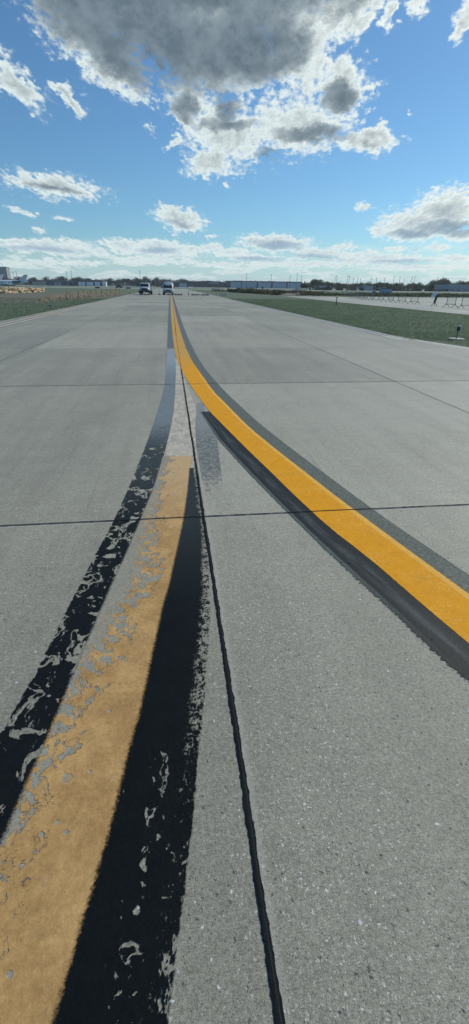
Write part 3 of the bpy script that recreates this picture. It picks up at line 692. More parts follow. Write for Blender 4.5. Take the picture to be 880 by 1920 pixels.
for a, b in ((8.10, 8.22), (8.40, 8.52)): ribbon('edge_line', [(a, 0), (a, 300)], [(b, 0), (b, 300)], 16.5, 299, .004, M_EDGEW, .1, 0, n=60, m=1)
ribbon('edge_line', [(9.35, 0), (9.3, 13), (8.9, 14.9), (8.40, 17.5), (8.39, 19)], [(9.50, 0), (9.45, 13), (9.03, 14.9), (8.53, 17.5), (8.52, 19)], .5, 16.5, .004, M_EDGEW, .02, 0, n=40, m=1)
ribbon('side_taxiway_line', [(23.9, 0), (24.1, 38), (25.8, 50), (26.3, 63), (27.5, 80), (29.5, 100)], [(24.2, 0), (24.45, 38), (26.15, 50), (26.7, 63), (27.95, 80), (30, 100)], 1, 98, -.004, M_EDGEW, .1, 0, n=60, m=1)
sheet('dirt_strip', [(-30, 47), (-12.4, 52), (-9.6, 96), (-9.6, 118), (-22, 112), (-40, 92)], -.028, M_DIRT)
sheet('dirt_patch', [(16, 112), (60, 118), (150, 150), (160, 178), (60, 170), (20, 150)], -.027, M_DIRT)

def translucent(nt, b, out, c, f):
    tl = nt.new('ShaderNodeBsdfTranslucent'); nt.put(tl.inputs[0], c); mx = nt.new('ShaderNodeMixShader'); mx.inputs[0].default_value = f
    nt.l.new(b.outputs[0], mx.inputs[1]); nt.l.new(tl.outputs[0], mx.inputs[2]); nt.l.new(mx.outputs[0], out.inputs[0])
# grass blades along the pavement edges
def grass(name, zones, n, hmin, hmax, cols=(.055, .085, .04)):
    vs = []; fs = []
    for (x0, x1, y0, y1), share in zones:
        for _ in range(int(n*share)):
            y = y0*((y1/y0)**random.random()); x = x0+(x1-x0)*random.random()**1.6
            s = .6+y/28.0
            for b in range(3):
                a = random.random()*6.283; h = random.uniform(hmin, hmax)*s**.35; w = .006*s; dx, dy = math.cos(a), math.sin(a)
                k = len(vs); bx, by = x+random.uniform(-.03, .03)*s, y+random.uniform(-.03, .03)*s
                vs += [(bx-dy*w, by+dx*w, -.034), (bx+dy*w, by-dx*w, -.034), (bx+dx*h*.55, by+dy*h*.55, -.034+h)]
                fs.append((k, k+1, k+2))
    me = bpy.data.meshes.new(name); me.from_pydata(vs, [], fs)
    m, nt, b, out = new_mat('grass_blades')
    co = objco(nt); n1 = nt.noise(co, .6, 4, .7); n2 = nt.noise(co, 25, 2)
    c = nt.mix(nt.ss(nt.m('ADD', nt.m('MULTIPLY', n1, .7), nt.m('MULTIPLY', n2, .3)), .4, .62), (.13, .175, .11), (.21, .265, .175))
    c = nt.mix(nt.ss(nt.noise(co, .5, 5, .7), .58, .7), c, (.16, .13, .08))
    nt.put(b.inputs['Base Color'], c); b.inputs['Roughness'].default_value = .8; translucent(nt, b, out, c, .55)
    return tag(link(name, me, m), 'short green grass beside the pavement', 'grass', kind='stuff')
grass('grass', [((8.50, 21.4, 16.5, 75), .62), ((9.7, 21.4, 6, 17), .12), ((-8.32, -24, 17, 70), .26)], 60000, .03, .075)

# ------------------------------------------------------------------ shared materials
P = plain
M_WHITE = P('white_body_paint', (.36, .40, .43), .35, var=.05)
M_GLASS = P('dark_glass', (.018, .024, .030), .12, var=.1)
M_BLACK = P('black_plastic', (.022, .024, .026), .6)
M_RUBBER = P('tyre_rubber', (.018, .018, .019), .85)
M_STEEL = P('grey_steel', (.30, .32, .34), .4, .6)
M_LAMP = P('headlight_lens', (.55, .58, .60), .15, var=.05)
M_AMBER = P('amber_lens', (.85, .45, .10), .3, var=.05)
M_BLUEL = P('blue_lens', (.03, .10, .45), .25, var=.05)
M_ORANGE = P('orange_plastic', (.60, .17, .03), .6)
M_GREENM = P('dark_green_metal', (.035, .055, .050), .5)
M_PALEC = P('pale_concrete', (.52, .50, .45), .8)
M_PLATE = P('number_plate', (.55, .56, .58), .5)

# ------------------------------------------------------------------ vans and trucks
def wheel(parent, x, y, r=.38, w=.25, inner=1):
    t = MB(); s = 1 if x > 0 else -1
    rings = []
    for k, (dx, rr) in enumerate(((-w/2, r*.72), (-w/2, r*.95), (-w*.38, r), (w*.38, r), (w/2, r*.95), (w/2, r*.72))):
        rings.append([(x+dx, y+rr*math.cos(a), r+rr*math.sin(a)) for a in [2*math.pi*i/24 for i in range(24)]])
    wo = MB().loft(rings).build('wheel', M_RUBBER, parent)
    rm = MB(); rm.tube((x-s*w*.1, y, r), (x+s*(w/2-.03), y, r), r*.66, r*.60, 18); rm.tube((x+s*(w/2-.03), y, r), (x+s*(w/2+.02), y, r), r*.22, r*.16, 12)
    rm.build('rim', M_STEEL, wo)
def make_van():
    # high roofed panel van facing the camera: front is at -Y
    t = thing('van', 'white high roofed van parked facing the camera across the yellow stripe', 'van', (-.62, 104.2, 0), R(-2))
    W = 1.98
    def sec(y, w, zb, zt, wt, r=.16):
        """one cross section: bottom width w, top width wt, rounded shoulders"""
        return [(-w/2, y, zb), (-w/2-.02, y, zb+(zt-zb)*.35), (-w/2, y, zb+(zt-zb)*.62), (-wt/2-.04, y, zt-r), (-wt/2+.06, y, zt-.04), (-wt/4, y, zt), (wt/4, y, zt), (wt/2-.06, y, zt-.04), (wt/2+.04, y, zt-r), (w/2, y, zb+(zt-zb)*.62), (w/2+.02, y, zb+(zt-zb)*.35), (w/2, y, zb)]
    b = MB()
    b.loft([sec(-2.62, W*.80, .48, .98, W*.76, .10), sec(-2.50, W*.93, .42, 1.12, W*.86, .10), sec(-2.15, W*.99, .40, 1.25, W*.90, .10), sec(-1.78, W, .40, 1.36, W*.92, .10),
            sec(-1.72, W, .40, 1.42, W*.92, .10), sec(-1.10, W, .40, 2.10, W*.84, .12), sec(-.80, W, .40, 2.38, W*.84, .16), sec(-.35, W, .40, 2.52, W*.86, .18), sec(.6, W, .40, 2.55, W*.88, .18), sec(3.1, W, .42, 2.53, W*.88, .18)])
    b.build('body', M_WHITE, t)
    g = MB(); g.add([(-.84, -1.735, 1.42), (.84, -1.735, 1.42), (.76, -1.10, 2.03), (-.76, -1.10, 2.03)], [(0, 1, 2, 3)])
    gi = [(x, y-.02, z+.025) for x, y, z in g.v]; g = MB().add(gi+[(x, y+.06, z-.05) for x, y, z in gi], [(0, 1, 2, 3), (4, 7, 6, 5), (0, 4, 5, 1), (1, 5, 6, 2), (2, 6, 7, 3), (3, 7, 4, 0)])
    ws = g.build('windshield', M_GLASS, t)
    for s in (-1, 1): MB().tube((s*.1, -1.80, 1.45), (s*.1+.55, -1.66, 1.60), .012).build('wiper', M_BLACK, ws)
    MB().box((0, -2.62, .88), (.86, .10, .26)).box((0, -2.655, .80), (.80, .05, .03)).box((0, -2.655, .90), (.80, .05, .03)).build('grille', M_BLACK, t, bevel=.012)
    MB().box((0, -2.62, .52), (1.82, .26, .26), taper=(.98, .9)).box((0, -2.72, .46), (1.1, .10, .10)).build('bumper', M_BLACK, t, bevel=.03)
    MB().box((0, -2.78, .56), (.34, .02, .16)).build('number_plate', M_PLATE, t)
    for s in (-1, 1):
        MB().prism([(s*.50, .80), (s*.86, .86), (s*.90, 1.10), (s*.80, 1.14), (s*.54, .98)], 'y', -2.60, -2.38).build('headlight', M_LAMP, t)
        MB().tube((s*.68, -2.76, .50), (s*.68, -2.70, .50), .06).build('fog_lamp', M_LAMP, t)
        mr = MB().tube((s*.96, -1.50, 1.50), (s*1.14, -1.55, 1.52), .025).box((s*1.19, -1.56, 1.50), (.17, .12, .36)).build('mirror', M_BLACK, t, bevel=.012)
        MB().add([(s*1.012, -1.60, 1.38), (s*1.012, -.62, 1.42), (s*.93, -.70, 1.98), (s*.93, -1.10, 1.98)], [(0, 1, 2, 3)]).build('side_window', M_GLASS, t)
        MB().box((s*1.015, .55, 1.05), (.02, 3.2, .07)).build('rub_strip', M_BLACK, t)
        wheel(t, s*.87, -1.82); wheel(t, s*.87, 1.92)
        MB().prism([(-1.82+.47*math.cos(a), .36+.47*math.sin(a)) for a in [math.pi*i/10 for i in range(11)]], 'x', s*.80, s*1.004).build('wheel_arch', M_BLACK, t)
    bc = MB().tube((0, .05, 2.55), (0, .05, 2.60), .14, .14, 16).build('beacon', M_BLACK, t)
    MB().tube((0, .05, 2.60), (0, .05, 2.72), .11, .07, 16).build('lens', P('pale_lens', (.75, .74, .66), .2, var=.05), bc)
    MB().box((-.40, -.60, 2.47), (.24, .10, .05)).build('marker_lamp', M_BLUEL, t)
    return t
def make_truck():
    t = thing('truck', 'white work truck with bonnet, dark bumper and roof light bar, parked left of the van', 'truck', (-5.15, 102.9, 0), R(-2))
    b = MB()      # cab and bonnet
    def sec(y, w, zb, zt, wt): return [(-w/2, y, zb), (-w/2-.01, y, zb+(zt-zb)*.6), (-wt/2, y, zt-.06), (-wt/2+.08, y, zt), (wt/2-.08, y, zt), (wt/2, y, zt-.06), (w/2+.01, y, zb+(zt-zb)*.6), (w/2, y, zb)]
    b.loft([sec(-2.9, 1.62, .78, 1.26, 1.40), sec(-2.78, 1.80, .66, 1.42, 1.52), sec(-2.2, 1.94, .66, 1.52, 1.62), sec(-1.62, 1.98, .62, 1.60, 1.74), sec(-1.58, 1.98, .62, 1.64, 1.76), sec(-1.12, 1.98, .62, 2.22, 1.60), sec(-.9, 1.98, .62, 2.30, 1.62), sec(.55, 1.98, .62, 2.30, 1.66), sec(.68, 1.96, .62, 2.22, 1.66)])
    b.build('cab', M_WHITE, t)
    MB().add([(-.82, -1.61, 1.66), (.82, -1.61, 1.66), (.74, -1.155, 2.17), (-.74, -1.155, 2.17), (-.82, -1.55, 1.62), (.82, -1.55, 1.62), (.74, -1.1, 2.13), (-.74, -1.1, 2.13)], [(0, 1, 2, 3), (4, 7, 6, 5), (0, 4, 5, 1), (1, 5, 6, 2), (2, 6, 7, 3), (3, 7, 4, 0)]).build('windshield', M_GLASS, t)
    MB().prism([(-.52, .98), (.52, .98), (.42, 1.30), (-.42, 1.30)], 'y', -2.98, -2.80).build('grille', M_BLACK, t, bevel=.015)
    MB().box((0, -2.98, .64), (2.20, .30, .34)).box((0, -3.02, .88), (1.5, .10, .10)).build('bumper', M_BLACK, t, bevel=.03)
    MB().box((0, -3.15, .64), (.32, .02, .16)).build('number_plate', M_PLATE, t)
    lb = MB().box((0, -.72, 2.37), (1.30, .24, .10)).build('light_bar', P('pale_lens', (.75, .74, .66), .2, var=.05), t, bevel=.02)
    MB().box((-.10, -.85, 2.37), (.30, .03, .07)).build('blue_lens', M_BLUEL, lb)
    for s in (-1, 1):
        MB().box((s*.72, -2.86, .98), (.26, .12, .20)).build('headlight', M_LAMP, t, bevel=.02)
        MB().tube((s*.98, -1.35, 1.62), (s*1.22, -1.40, 1.66), .02).tube((s*.98, -1.35, 1.95), (s*1.22, -1.40, 1.95), .02).box((s*1.25, -1.42, 1.82), (.20, .10, .44)).build('mirror', M_BLACK, t, bevel=.012)
        MB().add([(s*1.005, -1.40, 1.60), (s*1.005, .45, 1.60), (s*.875, .40, 2.16), (s*.85, -1.02, 2.16)], [(0, 1, 2, 3)]).build('side_window', M_GLASS, t)
        wheel(t, s*.92, -2.05, .44, .28); wheel(t, s*.92, 2.35, .44, .40)
        MB().box((s*1.0, -2.05, .78), (.10, 1.15, .14)).build('fender_trim', M_BLACK, t, bevel=.02)
    MB().box((0, 2.2, .80), (1.96, 2.9, .22)).build('chassis', M_BLACK, t)
    bd = MB().box((0, 2.25, 1.35), (2.14, 2.95, .88)).build('service_body', M_WHITE, t, bevel=.03)
    for s in (-1, 1):
        for y in (1.2, 2.25, 3.3): MB().box((s*1.075, y, 1.36), (.02, .85, .66)).build('locker_door', M_STEEL, bd)
    rk = MB()
    for y in (.95, 3.55):
        for s in (-1, 1): rk.tube((s*.98, y, 1.79), (s*.98, y, 2.42), .03)
        rk.tube((-1.0, y, 2.42), (1.0, y, 2.42), .03)
    for s in (-1, 1): rk.tube((s*.98, .9, 2.42), (s*.98, 3.6, 2.42), .03)
    rk.build('rack', M_STEEL, t)
    return t
for o_ in (make_van(), make_truck()): o_.scale = (1.03, 1, .91)

# ------------------------------------------------------------------ low barricades, cones, edge lights
def barricade(name, label, loc, rz, L, n, first=0):
    t = thing(name, label, 'barricade', loc, rz, 'low barricades lying in a row on the pavement')
    step = L/n
    for k in range(n):
        m = M_ORANGE if (k+first) % 2 else P('white_plastic', (.42, .40, .36), .6)
        MB().prism([(-.13, 0), (.13, 0), (.09, .24), (-.09, .24)], 'x', -L/2+k*step, -L/2+(k+1)*step-.02).build('block', P('dull_orange_plastic', (.20, .10, .05), .7) if (k+first) % 2 else m, t, bevel=.015)
    for s in (-1, 1):
        l = MB().tube((s*L*.38, 0, .238), (s*L*.38, 0, .30), .045, .04, 10).build('warning_lamp', M_BLACK, t)
    return t
barricade('low_barricade', 'low striped barricade on the pavement in front of the white truck', (-5.15, 99.1, 0), R(-2), 2.2, 7)
barricade('low_barricade', 'low striped barricade under the nose of the white van', (-.25, 100.6, 0), R(-2), 1.5, 5)
barricade('low_barricade', 'low striped barricade just right of the white van', (1.35, 100.9, 0), R(-2), 1.5, 5, 1)
barricade('low_barricade', 'low striped barricade near the right grass edge, left of its pair', (4.75, 101.5, 0), R(-3), 1.7, 6)
barricade('low_barricade', 'low dull barricade lying nearest the right grass edge', (6.6, 100.2, 0), R(-6), 1.7, 6, 1)
def cone(loc, label):
    t = thing('delineator_post', label, 'traffic cone', loc, 0, 'slim delineator posts beside the van')
    MB().tube((0, 0, 0), (0, 0, .06), .24, .20, 8).build('base', M_GREENM, t)
    MB().tube((0, 0, .06), (0, 0, .42), .13, .05, 12).build('cone', M_GREENM, t)
    MB().tube((0, 0, .42), (0, 0, .98), .035, .03, 8).build('post', P('faded_plastic', (.34, .36, .35), .6), t)
cone((-2.45, 101.4, 0), 'slim delineator standing between the truck and the van')
cone((3.52, 104.6, 0), 'slim delineator standing right of the van, beside the low barricades')
def edge_light(loc, label, h=.42, pad=True, rz=0):
    t = thing('edge_light', label, 'edge light', loc, rz, 'lights along the pavement edges')
    if pad: MB().tube((0, 0, -.04), (0, 0, .012), .29, .27, 20).build('pad', M_PALEC, t)
    MB().tube((0, 0, 0), (0, 0, h*.62), .022, .022, 10).build('stem', P('stem_paint', (.13, .14, .10), .6), t)
    MB().tube((0, 0, h*.60), (0, 0, h*.70), .05, .065, 14).build('collar', M_BLACK, t)
    l = MB().loft([[(r*math.cos(a), r*math.sin(a), z) for a in [2*math.pi*i/16 for i in range(16)]] for r, z in ((.062, h*.70), (.066, h*.80), (.058, h*.92))]).build('lens', P('navy_lens', (.02, .05, .13), .2), t)
    MB().loft([[(r*math.cos(a), r*math.sin(a), z) for a in [2*math.pi*i/16 for i in range(16)]] for r, z in ((.060, h*.92), (.050, h*.98), (.025, h))]).build('cap', P('cap_metal', (.45, .44, .38), .4), t)
    return t
edge_light((10.50, 16.9, 0), 'blue edge light on a stem with a round pale pad, nearest in the right grass', .46)
edge_light((-8.75, 37.3, -.03), 'small edge light in the left grass, nearest on the left side', .40, False)
edge_light((-8.75, 108, -.03), 'small pale edge light left of the white truck', .5, False)
edge_light((8.95, 101, -.03), 'small pale edge light at the right grass edge by the barricades', .5, False)
edge_light((9.1, 67.5, -.03), 'small pale edge light in the right grass, midway', .28, True)
st = thing('stake', 'short dark stake standing alone in the right grass before the side pavement', 'stake', (17.5, 51.8, -.03), 0)
MB().tube((0, 0, 0), (0.02, 0, .72), .045, .04, 8).build('post', M_BLACK, st); MB().box((.02, 0, .76), (.13, .13, .10)).build('cap', M_BLACK, st, bevel=.01)
# pale A shaped boards in the grass
t = thing('marker_board', 'group of pale folded boards standing in the grass right of the barricades', 'marker board', (10.0, 97.0, -.03), R(10))
for (x, dx) in ((-.55, 0), (-.18, .18), (.12, -.12), (.42, .14)):
    MB().box((x, 0, .28), (.07, .34, .62), ry=-dx*1.6).build('board', M_WHITE, t)
sb = MB().box((10.85, 64.2, .0), (1.9, .22, .07), rz=R(2)).build('concrete_strip', M_PALEC); tag(sb, 'thin pale strip of concrete lying in the right grass', 'concrete strip')
sb = MB().box((9.55, 64.1, .0), (.35, .20, .06), rz=R(2)).build('concrete_block', M_PALEC); tag(sb, 'small pale block lying left of the thin concrete strip in the grass', 'concrete block')

# ------------------------------------------------------------------ crowd barriers on the side pavement
def make_barrier(L=2.2, legs=(1, 1)):
    t = thing('barrier', '', 'barrier', (0, 0, 0), 0, 'steel barriers in a row on the side pavement')
    f = MB(); H = 1.05
    f.tube((0, -L/2, H), (0, L/2, H), .02); f.tube((0, -L/2, .28), (0, L/2, .28), .018)
    for s in (-1, 1): f.tube((0, s*L/2, .20), (0, s*L/2, H), .026)
    f.build('frame', M_GREENM, t)
    inf = MB()
    n = 14
    for k in range(1, n): inf.tube((0, -L/2+L*k/n, .28), (0, -L/2+L*k/n, H), .005, n=4)
    inf.build('infill_bars', M_STEEL, t)
    for s in (-1, 1): MB().tube((-.36, s*L/2, 0), (-.03, s*L/2, .30), .025).tube((.36, s*L/2, 0), (.03, s*L/2, .30), .025).build('foot', M_GREENM, t)
    return t
b0 = make_barrier(); first = True
ys = [44.4, 47.75]+[57.2+4.05*k for k in range(13)]
names = ['nearest barrier of the row, cut by the right edge of the picture', 'second barrier, just right of the stand with the leaning white panel', 'first barrier left of the stand with the leaning white panel']
ordinal = ['second', 'third', 'fourth', 'fifth', 'sixth', 'seventh', 'eighth', 'ninth', 'tenth', 'eleventh', 'twelfth', 'thirteenth']
for k, y in enumerate(ys):
    x = 28.0 + (y-45)*.085 + max(0, y-75)*.12
    lab = names[k] if k < 3 else 'dark steel barrier, %s left of the stand with the leaning white panel' % ordinal[k-3]
    rz = R(-6 if y < 75 else -12)+R([2, -3, 1, 4, -2][k % 5])
    if first: b0.location = (x, y, -.01); b0.rotation_euler.z = rz; b0['label'] = lab; first = False
    else: dup(b0, (x, y, -.01), rz, lab)
t = thing('panel_stand', 'dark stand with a tilted white panel fixed on top, in the barrier row', 'sign stand', (28.8, 52.0, -.01), R(-20))
MB().tube((-.34, 0, 0), (0, 0, .34), .03).tube((.34, 0, 0), (0, 0, .34), .03).tube((0, -.3, 0), (0, 0, .34), .03).build('feet', M_GREENM, t)
MB().box((.06, 0, .72), (.24, .08, .80), ry=R(12)).build('mast', M_GREENM, t, bevel=.01)
pn = MB().box((-.16, -.08, 1.12), (.34, .05, .95), ry=R(48), rx=R(-38)).build('panel', P('bright_white_panel', (.9, .9, .9), .5, var=.02), t, bevel=.008)
MB().box((-.16, -.10, 1.14), (.10, .02, .5), ry=R(48), rx=R(-38)).build('slot', P('pale_grey', (.35, .37, .39), .6), pn)

# ------------------------------------------------------------------ things beyond the side pavement
t = thing('tilted_trailer', 'white box lying tilted on its side beyond the barriers', 'container', (51.5, 124.5, 0), R(-10))
MB().box((0, 0, .62), (1.55, .8, .80), ry=R(-32)).build('shell', M_WHITE, t, bevel=.05)
MB().box((-.10, -.42, .62), (.95, .03, .40), ry=R(-32)).build('hatch', P('pale_grey', (.35, .37, .39), .6), t)
t = thing('board_stand', 'long white rectangular board standing right of the tilted white box', 'sign board', (56.3, 127.5, 0), R(-20))
MB().box((0, 0, .95), (3.1, .12, 1.25), rx=R(-28)).build('board', M_WHITE, t, bevel=.02)
MB().box((-.05, -.125, .82), (2.4, .02, .35), rx=R(-28)).build('lower_panel', P('pale_grey', (.35, .37, .39), .6), t)
for s in (-1, 1): MB().box((s*1.3, 0, .17), (.10, .5, .34)).build('foot', M_GREENM, t)
o = MB().box((41.8, 131, .62), (2.2, .25, .12), ry=R(-9)).tube((41.0, 131, 0), (41.0, 131, .5), .05).tube((42.6, 131, 0), (42.6, 131, .7), .05).build('propped_beam', M_PALEC); tag(o, 'pale beam propped at a slant left of the tilted white box', 'beam')
o = MB().box((38.0, 150, 1.0), (1.3, .8, .6)).box((38.2, 150, .5), (.5, .5, .7)).build('utility_cabinet', M_WHITE, bevel=.05); tag(o, 'small pale cabinet far behind the barriers, left of the slanting beam', 'cabinet')
# ------------------------------------------------------------------ orange netting and the left verge
def mat_net(name, c1, c2, density):
    m, nt, b, out = new_mat(name)
    u, v, _ = uvs(nt)[0:3]; co = objco(nt)
    nt.put(b.inputs['Base Color'], nt.mix(nt.ss(nt.noise(co, 2.2, 5, .7), .42, .62), c1, c2)); b.inputs['Roughness'].default_value = .7
    gx = nt.m('FRACT', nt.m('MULTIPLY', u, 11.0)); gy = nt.m('FRACT', nt.m('MULTIPLY', v, 11.0))
    solid = nt.m('MAXIMUM', nt.m('LESS_THAN', gx, density), nt.m('LESS_THAN', gy, density))
    alpha_out(nt, b, out, solid); return m
def net_fence(name, label, pts, hts, mat, posts, postmat, crumple=.06, sag=.08):
    t = thing(name, label, 'safety fence', (pts[0][0], pts[0][1], -.03))
    L = 0; vs = []; uv = []; nrow = 7; ox, oy = pts[0]
    tot = sum((Vector(b)-Vector(a)).length for a, b in zip(pts, pts[1:])); n = int(tot/.35); acc = 0
    res, _l = resample(pts, n)
    for k, p in enumerate(res):
        s = k/n; i = min(len(hts)-2, int(s*(len(hts)-1))); f = s*(len(hts)-1)-i; h = hts[i]*(1-f)+hts[i+1]*f
        h *= 1-sag*abs(math.sin(s*tot/2.6*math.pi/1.0))-.10*mnoise.noise(Vector((p.x, p.y, 2)))
        for j in range(nrow):
            w = j/(nrow-1); o = mnoise.noise_vector(Vector((p.x*1.3, p.y*1.3, w*2)))*crumple*(1+2*(1-w))
            vs.append((p.x-ox+o.x*1.5, p.y-oy+o.y*1.5, h*w)); uv.append((s*tot, h*w))
    fs = [(k*nrow+j, (k+1)*nrow+j, (k+1)*nrow+j+1, k*nrow+j+1) for k in range(n) for j in range(nrow-1)]
    me = bpy.data.meshes.new('netting'); me.from_pydata(vs, [], fs); l = me.uv_layers.new(name='UVMap')
    for lp in me.loops: l.data[lp.index].uv = uv[lp.vertex_index]
    link('netting', me, mat, t)
    for k in range(posts):
        q = res[int((k+.5)/posts*n)]; i = k/posts*(len(hts)-1); h = hts[int(i)]*1.08
        MB().tube((q.x-ox, q.y-oy+.05, 0), (q.x-ox+random.uniform(-.06, .06), q.y-oy+.05, h), .03, n=6).build('post', postmat, t)
    return t
M_NET = mat_net('orange_netting', (.10, .085, .055), (.24, .13, .06), .28)
M_NET2 = mat_net('tan_netting', (.52, .42, .30), (.50, .30, .12), .62)
net_fence('safety_fence', 'long sagging fence of brownish orange netting along the left grass', [(-14.1, 54), (-13.3, 63), (-12.4, 76), (-10.9, 88), (-9.6, 99)], [.30, .80, .95, 1.0, 1.1, 1.12], M_NET, 14, M_BLACK)
net_fence('safety_fence', 'crumpled tan and orange netting piled before the parked white jets', [(-52, 96), (-40, 100), (-32.6, 104), (-31.5, 118), (-32.5, 135)], [1.05, 1.1, 1.2, 1.15, 1.0, .85], M_NET2, 12, M_BLACK, .28, .15)
net_fence('safety_fence', 'short faded pink netting far off at the right grass edge', [(sx(392, 190), 190), (sx(408, 186), 186)], [1.0, 1.1, .9], mat_net('pink_netting', (.36, .27, .22), (.45, .30, .24), .5), 3, M_BLACK)
# ------------------------------------------------------------------ parked jets
def ringx(x, cy, cz, ry, rz, n=18): return [(x, cy+ry*math.cos(a), cz+rz*math.sin(a)) for a in [2*math.pi*i/n for i in range(n)]]
def make_jet(label, loc, rz):
    t = thing('business_jet', label, 'aeroplane', loc, rz, 'white business jets parked on the left')
    m = P('jet_white', (.74, .77, .80), .3, var=.04)
    MB().loft([ringx(-7.2, 0, 1.62, .05, .05), ringx(-6.9, 0, 1.66, .32, .30), ringx(-6.2, 0, 1.74, .60, .58), ringx(-5.2, 0, 1.86, .80, .80), ringx(-4, 0, 1.92, .86, .90), ringx(2.2, 0, 1.95, .86, .90), ringx(4.0, 0, 2.10, .68, .70), ringx(5.6, 0, 2.34, .40, .42), ringx(6.9, 0, 2.52, .12, .14)]).build('fuselage', m, t)
    for s in (-1, 1):
        w = MB().add([(-.6, s*.6, 1.25), (2.0, s*.6, 1.30), (2.0, s*7.2, 1.62), (1.2, s*7.2, 1.60), (-.6, s*.6, 1.42), (2.0, s*.6, 1.38), (2.0, s*7.2, 1.66), (1.2, s*7.2, 1.66)], [(0, 1, 2, 3), (4, 7, 6, 5), (0, 4, 5, 1), (1, 5, 6, 2), (2, 6, 7, 3), (3, 7, 4, 0)]); w.build('wing', m, t)
        e = MB().loft([ringx(2.2, s*1.35, 2.25, .36, .38), ringx(2.5, s*1.35, 2.25, .43, .45), ringx(3.9, s*1.35, 2.28, .42, .44), ringx(4.9, s*1.35, 2.32, .26, .28)]); e.box((3.4, s*.8, 2.2), (1.3, .6, .14)); en = e.build('engine', P('engine_grey', (.16, .19, .22), .4, var=.1), t)
        MB().loft([ringx(2.18, s*1.35, 2.25, .33, .35), ringx(2.3, s*1.35, 2.25, .30, .32)]).build('intake', M_BLACK, en)
        for k in range(5): MB().prism([(-3.0+k*1.0+.17*math.cos(a), 2.12+.2*math.sin(a)) for a in [2*math.pi*i/10 for i in range(10)]], 'y', s*.84, s*.875).build('cabin_window', M_GLASS, t)
        g = MB().tube((.9, s*1.6, .35), (.9, s*1.5, 1.35), .07).build('main_gear', M_STEEL, t); MB().tube((.9, s*1.6-.12, .34), (.9, s*1.6+.12, .34), .34, n=18).build('wheel', M_RUBBER, g)
        MB().add([(5.9, s*.05, 4.42), (7.1, s*.05, 4.42), (7.3, s*2.5, 4.48), (6.8, s*2.5, 4.48), (5.9, s*.05, 4.50), (7.1, s*.05, 4.50), (7.3, s*2.5, 4.53), (6.8, s*2.5, 4.53)], [(0, 1, 2, 3), (4, 7, 6, 5), (0, 4, 5, 1), (1, 5, 6, 2), (2, 6, 7, 3), (3, 7, 4, 0)]).build('tailplane', m, t)
    MB().prism([(3.6, 2.5), (6.2, 2.6), (7.3, 4.52), (6.0, 4.52)], 'y', -.07, .07).build('tail_fin', m, t)
    MB().loft([ringx(-5.75, 0, 2.15, .62, .28), ringx(-5.25, 0, 2.24, .72, .36), ringx(-4.85, 0, 2.30, .74, .38)]).build('cockpit_window', M_GLASS, t)
    g = MB().tube((-5.0, 0, .30), (-5.0, 0, 1.2), .06).build('nose_gear', M_STEEL, t); MB().tube((-5.0, -.09, .27), (-5.0, .09, .27), .27, n=16).build('wheel', M_RUBBER, g)
    return t
j = make_jet('white business jet parked nose left behind the tan netting, the right one of the two', (-55.5, 181, -.03), R(4))
dup(j, (-64.5, 184, -.03), R(10), 'white business jet at the left edge, only its tail end in view')

# ------------------------------------------------------------------ far buildings
def hangar(name, label, x0, x1, Y, h, depth, wallc, roofc, doors, cat='hangar', pitch=0, group='hangars on the far side', doorh=.8, doorc=(.55, .58, .60), z0=-.03):
    t = thing(name, label, cat, ((x0+x1)/2, Y, z0), 0, group)
    W = x1-x0
    MB().box((0, depth/2, h/2), (W, depth, h)).build('wall', P('wall_%02d_%02d_%02d' % tuple(int(c*99) for c in wallc), wallc, .8, var=.08, scale=.15), t)
    rm = P('roof_%02d_%02d_%02d' % tuple(int(c*99) for c in roofc), roofc, .6, var=.1, scale=.2)
    if pitch: MB().prism([(-W/2-.4, h), (W/2+.4, h), (W/2+.4, h+.25), (0, h+pitch), (-W/2-.4, h+.25)], 'y', -.4, depth+.4).build('roof', rm, t)
    else: MB().box((0, depth/2, h+.3), (W+.8, depth+.8, .6)).build('roof', rm, t)
    for d in doors:
        a, b = d[0], d[1]; c = d[2] if len(d) > 2 else doorc; hh = d[3] if len(d) > 3 else doorh
        dr = MB().box(((a+b)/2, -.12, h*hh/2+.02), (b-a, .22, h*hh)).build('door', P('door_%02d_%02d_%02d' % tuple(int(q*99) for q in c), c, .5, var=.06, scale=.4), t)
        fr = MB(); n = max(2, int((b-a)/6))
        for k in range(1, n): fr.box((a+(b-a)*k/n, -.25, h*hh/2), (.18, .05, h*hh))
        if n > 1: fr.build('door_seam', P('seam_grey', (.22, .25, .28), .6), dr)
    return t
def cols(Y, *pairs, mid):
    return [(sx(a, Y)-mid, sx(b, Y)-mid) for a, b in pairs]
def hg(name, label, c0, c1, Y, h, depth, wallc, roofc, doors, **kw):
    x0, x1 = sx(c0, Y), sx(c1, Y); mid = (x0+x1)/2
    dd = []
    for d in doors: dd.append((sx(d[0], Y)-mid, sx(d[1], Y)-mid)+tuple(d[2:]))
    return hangar(name, label, x0, x1, Y, h, depth, wallc, roofc, dd, **kw)
WH = (.74, .77, .78); DK = (.055, .068, .078)
hg('hangar', 'low pale beige building between the jets and the grey hangars', 56, 82, 730, 4.6, 20, (.42, .38, .30), (.28, .25, .22), [], cat='building')
hg('hangar', 'small dark grey hangar with a dull door, left of the three white doored bays', 83, 113, 730, 5.6, 25, (.10, .12, .14), (.20, .24, .28), [(97, 103, (.30, .34, .37)), (105, 110, (.36, .40, .43))])
hg('hangar', 'wide open fronted dark hangar just left of the three white doors', 114, 138, 728, 5.8, 25, (.09, .11, .125), (.24, .28, .32), [(126, 137, (.012, .016, .02))])  # shade of the open bay painted as a near-black door panel
hg('hangar', 'dark roofed hangar with three bright white doors', 139, 186, 720, 6.6, 30, DK, (.085, .10, .115), [(142, 155, WH), (157.5, 170, WH), (173, 183, WH)], pitch=1.6)
